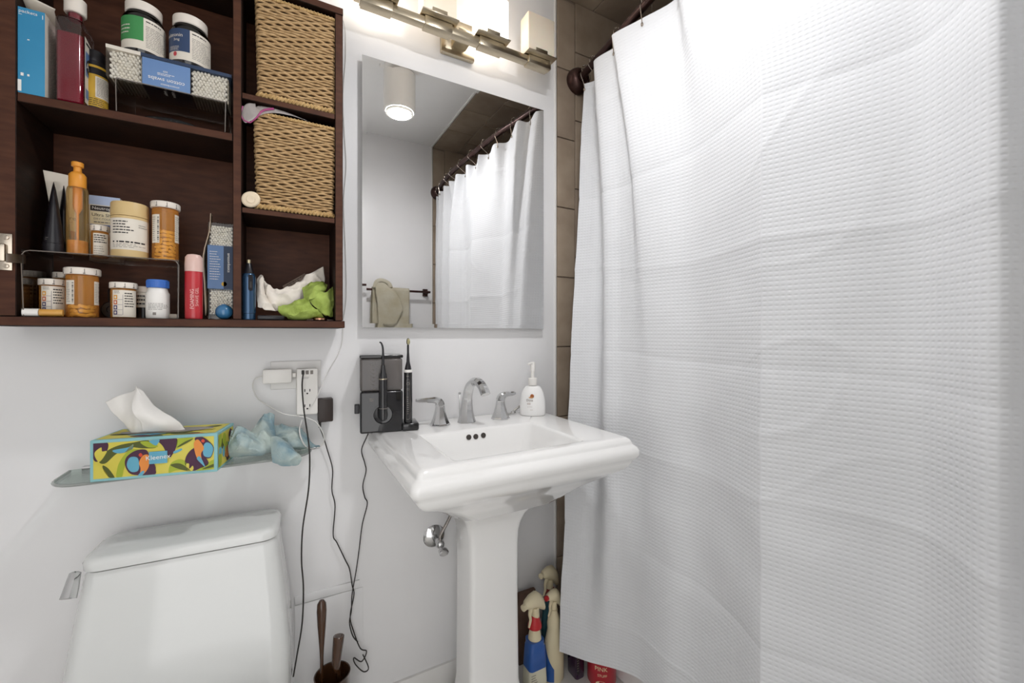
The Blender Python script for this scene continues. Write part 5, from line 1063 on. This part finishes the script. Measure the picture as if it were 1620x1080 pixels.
# toothbrush
T0 = FM @ Vector((wr_+.004, yf_+.012, .0226)); tb = thing('electric_toothbrush', 'black electric toothbrush with outlined buttons standing on the charging foot', 'toothbrush', tuple(T0))
MB().lathe([(.0115, 0), (.0122, .002), (.0122, .075), (.0118, .146)], 24, tuple(T0)).build('handle', M_gblk, tb); MB().lathe([(.0119, .1465), (.0119, .1525), (.0105, .154)], 24, tuple(T0)).build('collar', M_white, tb)
MB().lathe([(.0098, .1542), (.0085, .162), (.0048, .177), (.0032, .205), (.003, .226)], 16, tuple(T0)).build('neck', M_black, tb)
hd = MB().ball(T0+Vector((0, -.001, .236)), .0062, sx=.85, sy=.5, sz=1.7, seg=14, rg=10).build('brush_head', M_black, tb); MB().ball(T0+Vector((0, -.0045, .236)), .0056, sx=.85, sy=.8, sz=1.65, seg=14, rg=10).build('bristles', mat('bristle', '#8d8660', .8, noise_s=300, col2='#b5ae88', bump=.6, bump_s=500), hd)
ph = PH(T0.x, T0.y); b = MB(); f = on_cyl(T0.x, T0.y, .0129, ph, T0.z)
def ring2(w_, h_, th_, n=22):
    o_ = ell(w_, h_, n)[0]; i_ = ell(w_-2*th_, h_-2*th_, n)[0]; return o_+i_, [(k, (k+1) % n, n+(k+1) % n, n+k) for k in range(n)]
put(b, ring2(.0085, .0085, .0008), f, 0, dh=.114); put(b, ring2(.006, .006, .0007), f, 0, dh=.098)
o_ = rr(-.0056, .0056, .010, .127, .0055, 5); i_ = rr(-.0049, .0049, .0107, .1263, .0048, 5); n_ = len(o_); put(b, (o_+i_, [(k, (k+1) % n_, n_+(k+1) % n_, n_+k) for k in range(n_)]), f, 0)
put(b, words(-.003, .003, .024, .078, 9, .25, 3, 1), f, 0); put(b, words(-.004, .005, .134, .138, 1, .6, 3, 1), f, 0)
b.build('button_outlines', M_grey, tb, kind='stuff', ang=None)
# its mains cord
st = FM @ Vector((wl+.02, yb_-.004, .006))
MB().tube([FM @ Vector((wl+.022, yf_+.004, -.0005)), FM @ Vector((wl+.018, yf_+.012, -.012))]+G((572, 712, -.02), (577, 732, -.012), (579, 745, -.012), (574, 768, -.012), (577, 786, -.012), (581, 797, -.012), (573, 830, -.012), (568, 870, -.012), (563, 905, -.014), (557, 940, -.016), (556, 965, -.014), (553, 985, -.016), (558, 1005, -.02), (566, 1015, -.02)), .0017, 130, 6).build('mains_cord', M_cable_k, fo)
# ---- stop valve under the sink
vp = Y(687, 848, -.004); t = thing('stop_valve', 'chrome angle stop valve with its wall flange under the sink', 'valve', (vp.x, 0, vp.z)); RX = Matrix.Rotation(R(90), 4, 'X')
MB().lathe([(.036, 0), (.036, .002), (.030, .007), (.014, .012), (.011, .013)], 32, mx=Matrix.Translation((vp.x, -.0006, vp.z)) @ RX).build('flange', M_chrome, t)
MB().tube([(vp.x, -.013, vp.z), (vp.x, -.06, vp.z-.002)], .0105, sides=14, smooth=False).build('stub', M_chrome, t); MB().ball((vp.x, -.062, vp.z), .014, seg=16, rg=10).build('valve_body', M_chrome, t)
MB().lathe([(.007, 0), (.008, .012), (.014, .016), (.0155, .020), (.0155, .030), (.013, .033)], 10, mx=Matrix.Translation((vp.x, -.070, vp.z-.004)) @ Matrix.Rotation(R(105), 4, 'X'), sy=.7).build('oval_handle', M_chrome, t)
MB().tube([(vp.x, -.062, vp.z+.012), (vp.x+.002, -.062, vp.z+.03), (vp.x+.022, -.066, vp.z+.065), (vp.x+.035, -.07, vp.z+.10), (vp.x+.036, -.06, .66), (vp.x+.036, -.05, .70)], .0052, 40, 10).build('supply_hose', mat('braided_steel', '#8d8782', .35, .8, noise_s=200, col2='#a19b96'), t)

# ================================================================ BRUSH AND PLUNGER
bx, by = Y(518, 1000, -.10).x, -.10
M_hb = mat('brown_handle', '#3d2616', .18, noise_s=6, col2='#4a2f1d', coat=.6)
t = thing('brush_holder', 'dark brown round holder standing on the floor by the toilet', 'holder', (bx+.012, by, 0)); MB().lathe([(.048, .0005), (.050, .004), (.044, .26), (.046, .266), (.043, .266), (.040, .258), (.044, .012)], 30, (bx+.012, by, 0), cap=False).build('canister', M_hb, t); MB().lathe([(.0478, .0006), (.046, .006)], 30, (bx+.012, by, 0)).build('base', M_hb, t)
zt = Y(517, 946, by).z; t = thing('toilet_brush', 'straight glossy brown brush handle standing in the holder', 'toilet brush', (bx, by, .02))
MB().lathe([(.004, .075), (.0045, zt-.16), (.006, zt-.13), (.0105, zt-.07), (.0125, zt-.03), (.011, zt-.010), (.006, zt-.002), (.0005, zt)], 18, (bx-.014, by, 0)).build('handle', M_hb, t); MB().lathe([(.010, .012), (.016, .02), (.016, .06), (.008, .076)], 18, (bx-.014, by, 0)).build('brush_head', mat('bristle_white', '#d8d5cf', .9, noise_s=120, col2='#c9c6c0', bump=.8, bump_s=300), t)
p1 = Y(536, 1005, by-.03); t = thing('plunger', 'shorter leaning brown plunger handle in the brush holder', 'plunger', (bx+.02, by-.01, .02)); MB().tube([(bx+.030, by-.004, .10), (bx+.028, by-.010, .25), Vector((p1.x-.006, p1.y+.004, p1.z-.08)), p1+Vector((-.001, 0, -.012)), p1], lambda q: .0055+.0085*math.sin(min(q*1.25, 1)*math.pi*.5)**3*(1 if q < .9 else max(.3, 1-(q-.9)*6)), 40, 14).build('handle', M_hb, t); MB().lathe([(.0155, .012), (.016, .03), (.012, .06), (.006, .1005)], 18, (bx+.030, by-.004, 0)).build('cup', M_hb, t)

# ================================================================ CLEANING BOTTLES BY THE TUB
M_bone = mat('bone_plastic', '#d8cba9', .45, noise_s=6, col2='#ddd1b1'); M_redc = mat('red_collar', '#b9262b', .4, noise_s=6, col2='#c22f34'); M_bluet = mat('blue_shrink', '#1f4f97', .3, noise_s=6, col2='#2a5ba5', coat=.4)
def trigger(par, c, ang, tilt=0, m=M_bone, tipm=None, s=1.0):
    """trigger spray head: hooded body, nozzle, finger lever; built facing -x then turned"""
    T = Matrix.Translation(c) @ Matrix.Rotation(ang, 4, 'Z') @ Matrix.Rotation(tilt, 4, 'Y') @ Matrix.Scale(s, 4)
    rg = []
    for xx, zc_, hw, hh in ((-.036, .040, .007, .007), (-.030, .041, .011, .011), (-.012, .040, .014, .017), (.006, .034, .015, .022), (.022, .020, .013, .020), (.030, .006, .009, .012)):
        rg.append([T @ Vector((xx, hw*math.cos(R(a)), zc_+hh*math.sin(R(a)))) for a in range(0, 360, 30)])
    o = MB().loft(rg).build('spray_hood', m, par, ang=50)
    MB().lathe([(.010, -.004), (.010, .02)], 16, mx=T @ Matrix.Translation((0, 0, 0))).build('neck', m, par)
    MB().lathe([(.0075, 0), (.0075, .008), (.003, .009)], 14, mx=T @ Matrix.Translation((-.036, 0, .040)) @ Matrix.Rotation(R(-90), 4, 'Y')).build('nozzle', tipm or m, par)
    MB().tube([T @ Vector(q) for q in ((-.014, 0, .026), (-.020, 0, .012), (-.019, 0, -.004), (-.026, 0, -.018))], lambda q: .0055*(1-.6*q)*s, 14, 8).build('lever', m, par)
# blue shrink-wrapped spray
y = -.165; x = Y(846, 1010, y).x
t = thing('spray_bottle', 'spray bottle with a blue wrap and red collar next to the pedestal', 'spray bottle', (x, y, 0)); sq = lambda w_, d_, z, r_=.012, cx_=x: [(a, q, z) for a, q in rr(cx_-w_, cx_+w_, y-d_, y+d_, r_, 4)]
MB().loft([sq(.030, .024, .0005), sq(.034, .028, .006), sq(.034, .028, .06), sq(.032, .026, .105)]).build('bottle', mat('cream_label', '#d9d5bf', .4, noise_s=5, col2='#cfcbb4'), t)
MB().loft([sq(.0328, .0268, .1055), sq(.031, .026, .14), sq(.0285, .025, .172), sq(.026, .023, .178), sq(.0265, .0235, .192)]).build('blue_wrap', M_bluet, t)
MB().lathe([(.022, .1925), (.020, .205), (.0175, .219), (.0165, .228)], 20, (x, y, 0)).build('shoulder', M_bone, t); MB().lathe([(.0225, .2285), (.0225, .237), (.014, .262), (.009, .272)], 20, (x, y, 0)).build('collar', M_redc, t)
trigger(t, (x+.002, y, .268), R(20), R(-4), s=1.35)
b = MB(); put(b, words(-.03, -.006, .03, .10, 9, .35, 3, 1), on_plane((x, y-.0288, 0), (1, 0, 0), (0, 0, 1)), 0); put(b, ring2(.022, .026, .0012), on_plane((x+.016, y-.0288, .04), (1, 0, 0), (0, 0, 1)), 1); b.build('lettering', [M_grey, mat('teal_print', '#3f7f9c', .5, noise_s=9, col2='#4a8aa6')], t, ang=None, kind='stuff')
# bone-white spray with red nozzle
y = -.135; x = Y(876, 1000, y).x; t = thing('cleaner_spray', 'bone white spray bottle with a red nozzle and navy label', 'spray bottle', (x, y, 0)); bb = lambda w_, d_, z: [(x+w_*math.cos(R(a)), y+d_*math.sin(R(a)), z) for a in range(0, 360, 15)]
MB().loft([bb(.034, .026, .0005), bb(.037, .029, .006), bb(.037, .029, .08), bb(.035, .027, .12), bb(.029, .023, .15), bb(.023, .020, .175), bb(.024, .021, .195), bb(.020, .0185, .215), bb(.0135, .0135, .228), bb(.013, .013, .24)]).build('bottle', M_bone, t, ang=50); trigger(t, (x, y, .244), R(18), R(6), tipm=M_redc, s=1.1)
b = MB(); vs_ = []; 
for k in range(13):
    a = R(184+k*5); z_ = .12+.05*math.exp(-k*.25)-.004*k; vs_ += [(x+.0378*math.cos(a), y+.0298*math.sin(a), .012), (x+.0378*math.cos(a), y+.0298*math.sin(a), max(z_-.02, .03))]
b.add(vs_, [(2*k, 2*k+2, 2*k+3, 2*k+1) for k in range(12)]); b.build('navy_label', M_bluet, t, ang=None)
# second trigger sprayer at the back, teal bottle
y = -.062; x = Y(868, 990, y).x+.004; t = thing('teal_spray', 'teal spray bottle with a bone trigger head at the back of the cluster', 'spray bottle', (x, y, 0)); bb2 = lambda w_, d_, z: [(x+w_*math.cos(R(a)), y+d_*math.sin(R(a)), z) for a in range(0, 360, 15)]
MB().loft([bb2(.028, .024, .0005), bb2(.031, .026, .006), bb2(.031, .026, .14), bb2(.026, .022, .19), bb2(.014, .014, .222), bb2(.0125, .0125, .242)]).build('bottle', mat('teal_plastic', '#1f4f5a', .3, noise_s=6, col2='#2a5b66', coat=.3), t, ang=50); MB().lathe([(.0165, .2425), (.0165, .262), (.012, .264)], 18, (x, y, 0)).build('collar', mat('dark_red', '#7a1f22', .4, noise_s=6, col2='#842a2c'), t); trigger(t, (x, y, .268), R(18), R(6), s=1.3)
# brown carton behind
x = Y(842, 980, -.04).x; tag(MB().box(x-.05, x+.02, -.032, -.016, .0005, Y(850, 936, -.05).z, .002).build('kraft_box', mat('brown_card', '#5e463a', .7, noise_s=14, col2='#6a5144')), 'plain brown cardboard box behind the spray bottles', 'box')
# purple bottle
y = -.155; x = Y(911, 1050, y).x; t = thing('purple_bottle', 'dark purple cleaner bottle between the white spray and red can', 'bottle', (x, y, 0)); b = MB(); w_ = .019
MB().loft([[(a, q, z) for a, q in rr(x-w_*k, x+w_*k, y-.028*k, y+.028*k, .010*k, 4)] for k, z in ((.92, .0005), (1, .005), (1, .13), (.9, .15), (.6, .165), (.5, .17))]).build('bottle', mat('purple_plastic', '#2c1730', .25, noise_s=6, col2='#371f3c', coat=.4), t); MB().lathe([(.0095, .1705), (.0095, .187), (.008, .188)], 18, (x, y, 0)).build('cap', M_black, t)
b = MB(); fn = on_plane((x, y-.0286, 0), (1, 0, 0), (0, 0, 1)); put(b, rect(.012, .10), fn, 0, dx=-.012, dh=.07); put(b, words(-.017, -.008, .03, .115, 10, .3, 3, 1), on_plane((x, y-.029, 0), (1, 0, 0), (0, 0, 1)), 1); b.build('printed_label', [M_black, M_grey], t, ang=None)
# red foam can
y = -.212; x, r = cyl(929, 975, y); t = thing('foam_cleaner_can', 'red bathroom foam cleaner bottle with bold cream lettering under the curtain hem', 'bottle', (x, y, 0))
MB().lathe([(r*.95, .0005), (r, .004), (r, .150), (r*.9, .165), (r*.6, .178)], 32, (x, y, 0)).build('bottle', mat('can_red', '#b01f2e', .35, noise_s=6, col2='#b92a38', coat=.3), t); MB().lathe([(r*.55, .1785), (r*.55, .196), (r*.5, .198)], 24, (x, y, 0)).build('cap', M_redc, t)
ph = PH(x, y); f = on_cyl(x, y, r+.0006, ph, 0); f2 = on_cyl(x, y, r+.001, ph, 0); zz = lambda v: zat(v, x-.01, y-r*.8); b = MB()
put(b, text2d('THE', .012), f, 0, dx=-.004, dh=zz(1047)); put(b, text2d('PINK', .020), f, 0, dx=-.002, dh=zz(1056)); put(b, text2d('STUFF', .012), f, 0, dx=.002, dh=zz(1066)); put(b, ell(.036, .020), f, 0, dx=-.002, dh=zz(1079)); put(b, text2d('BATHROOM', .0065), f2, 1, dx=-.002, dh=zz(1076)); put(b, text2d('FOAM', .0055), f2, 1, dx=-.002, dh=zz(1082))
b.build('printed_label', [mat('cream_ink', '#ead9b0', .5, noise_s=9, col2='#eee0bc'), mat('can_red', '#b01f2e')], t, ang=None)
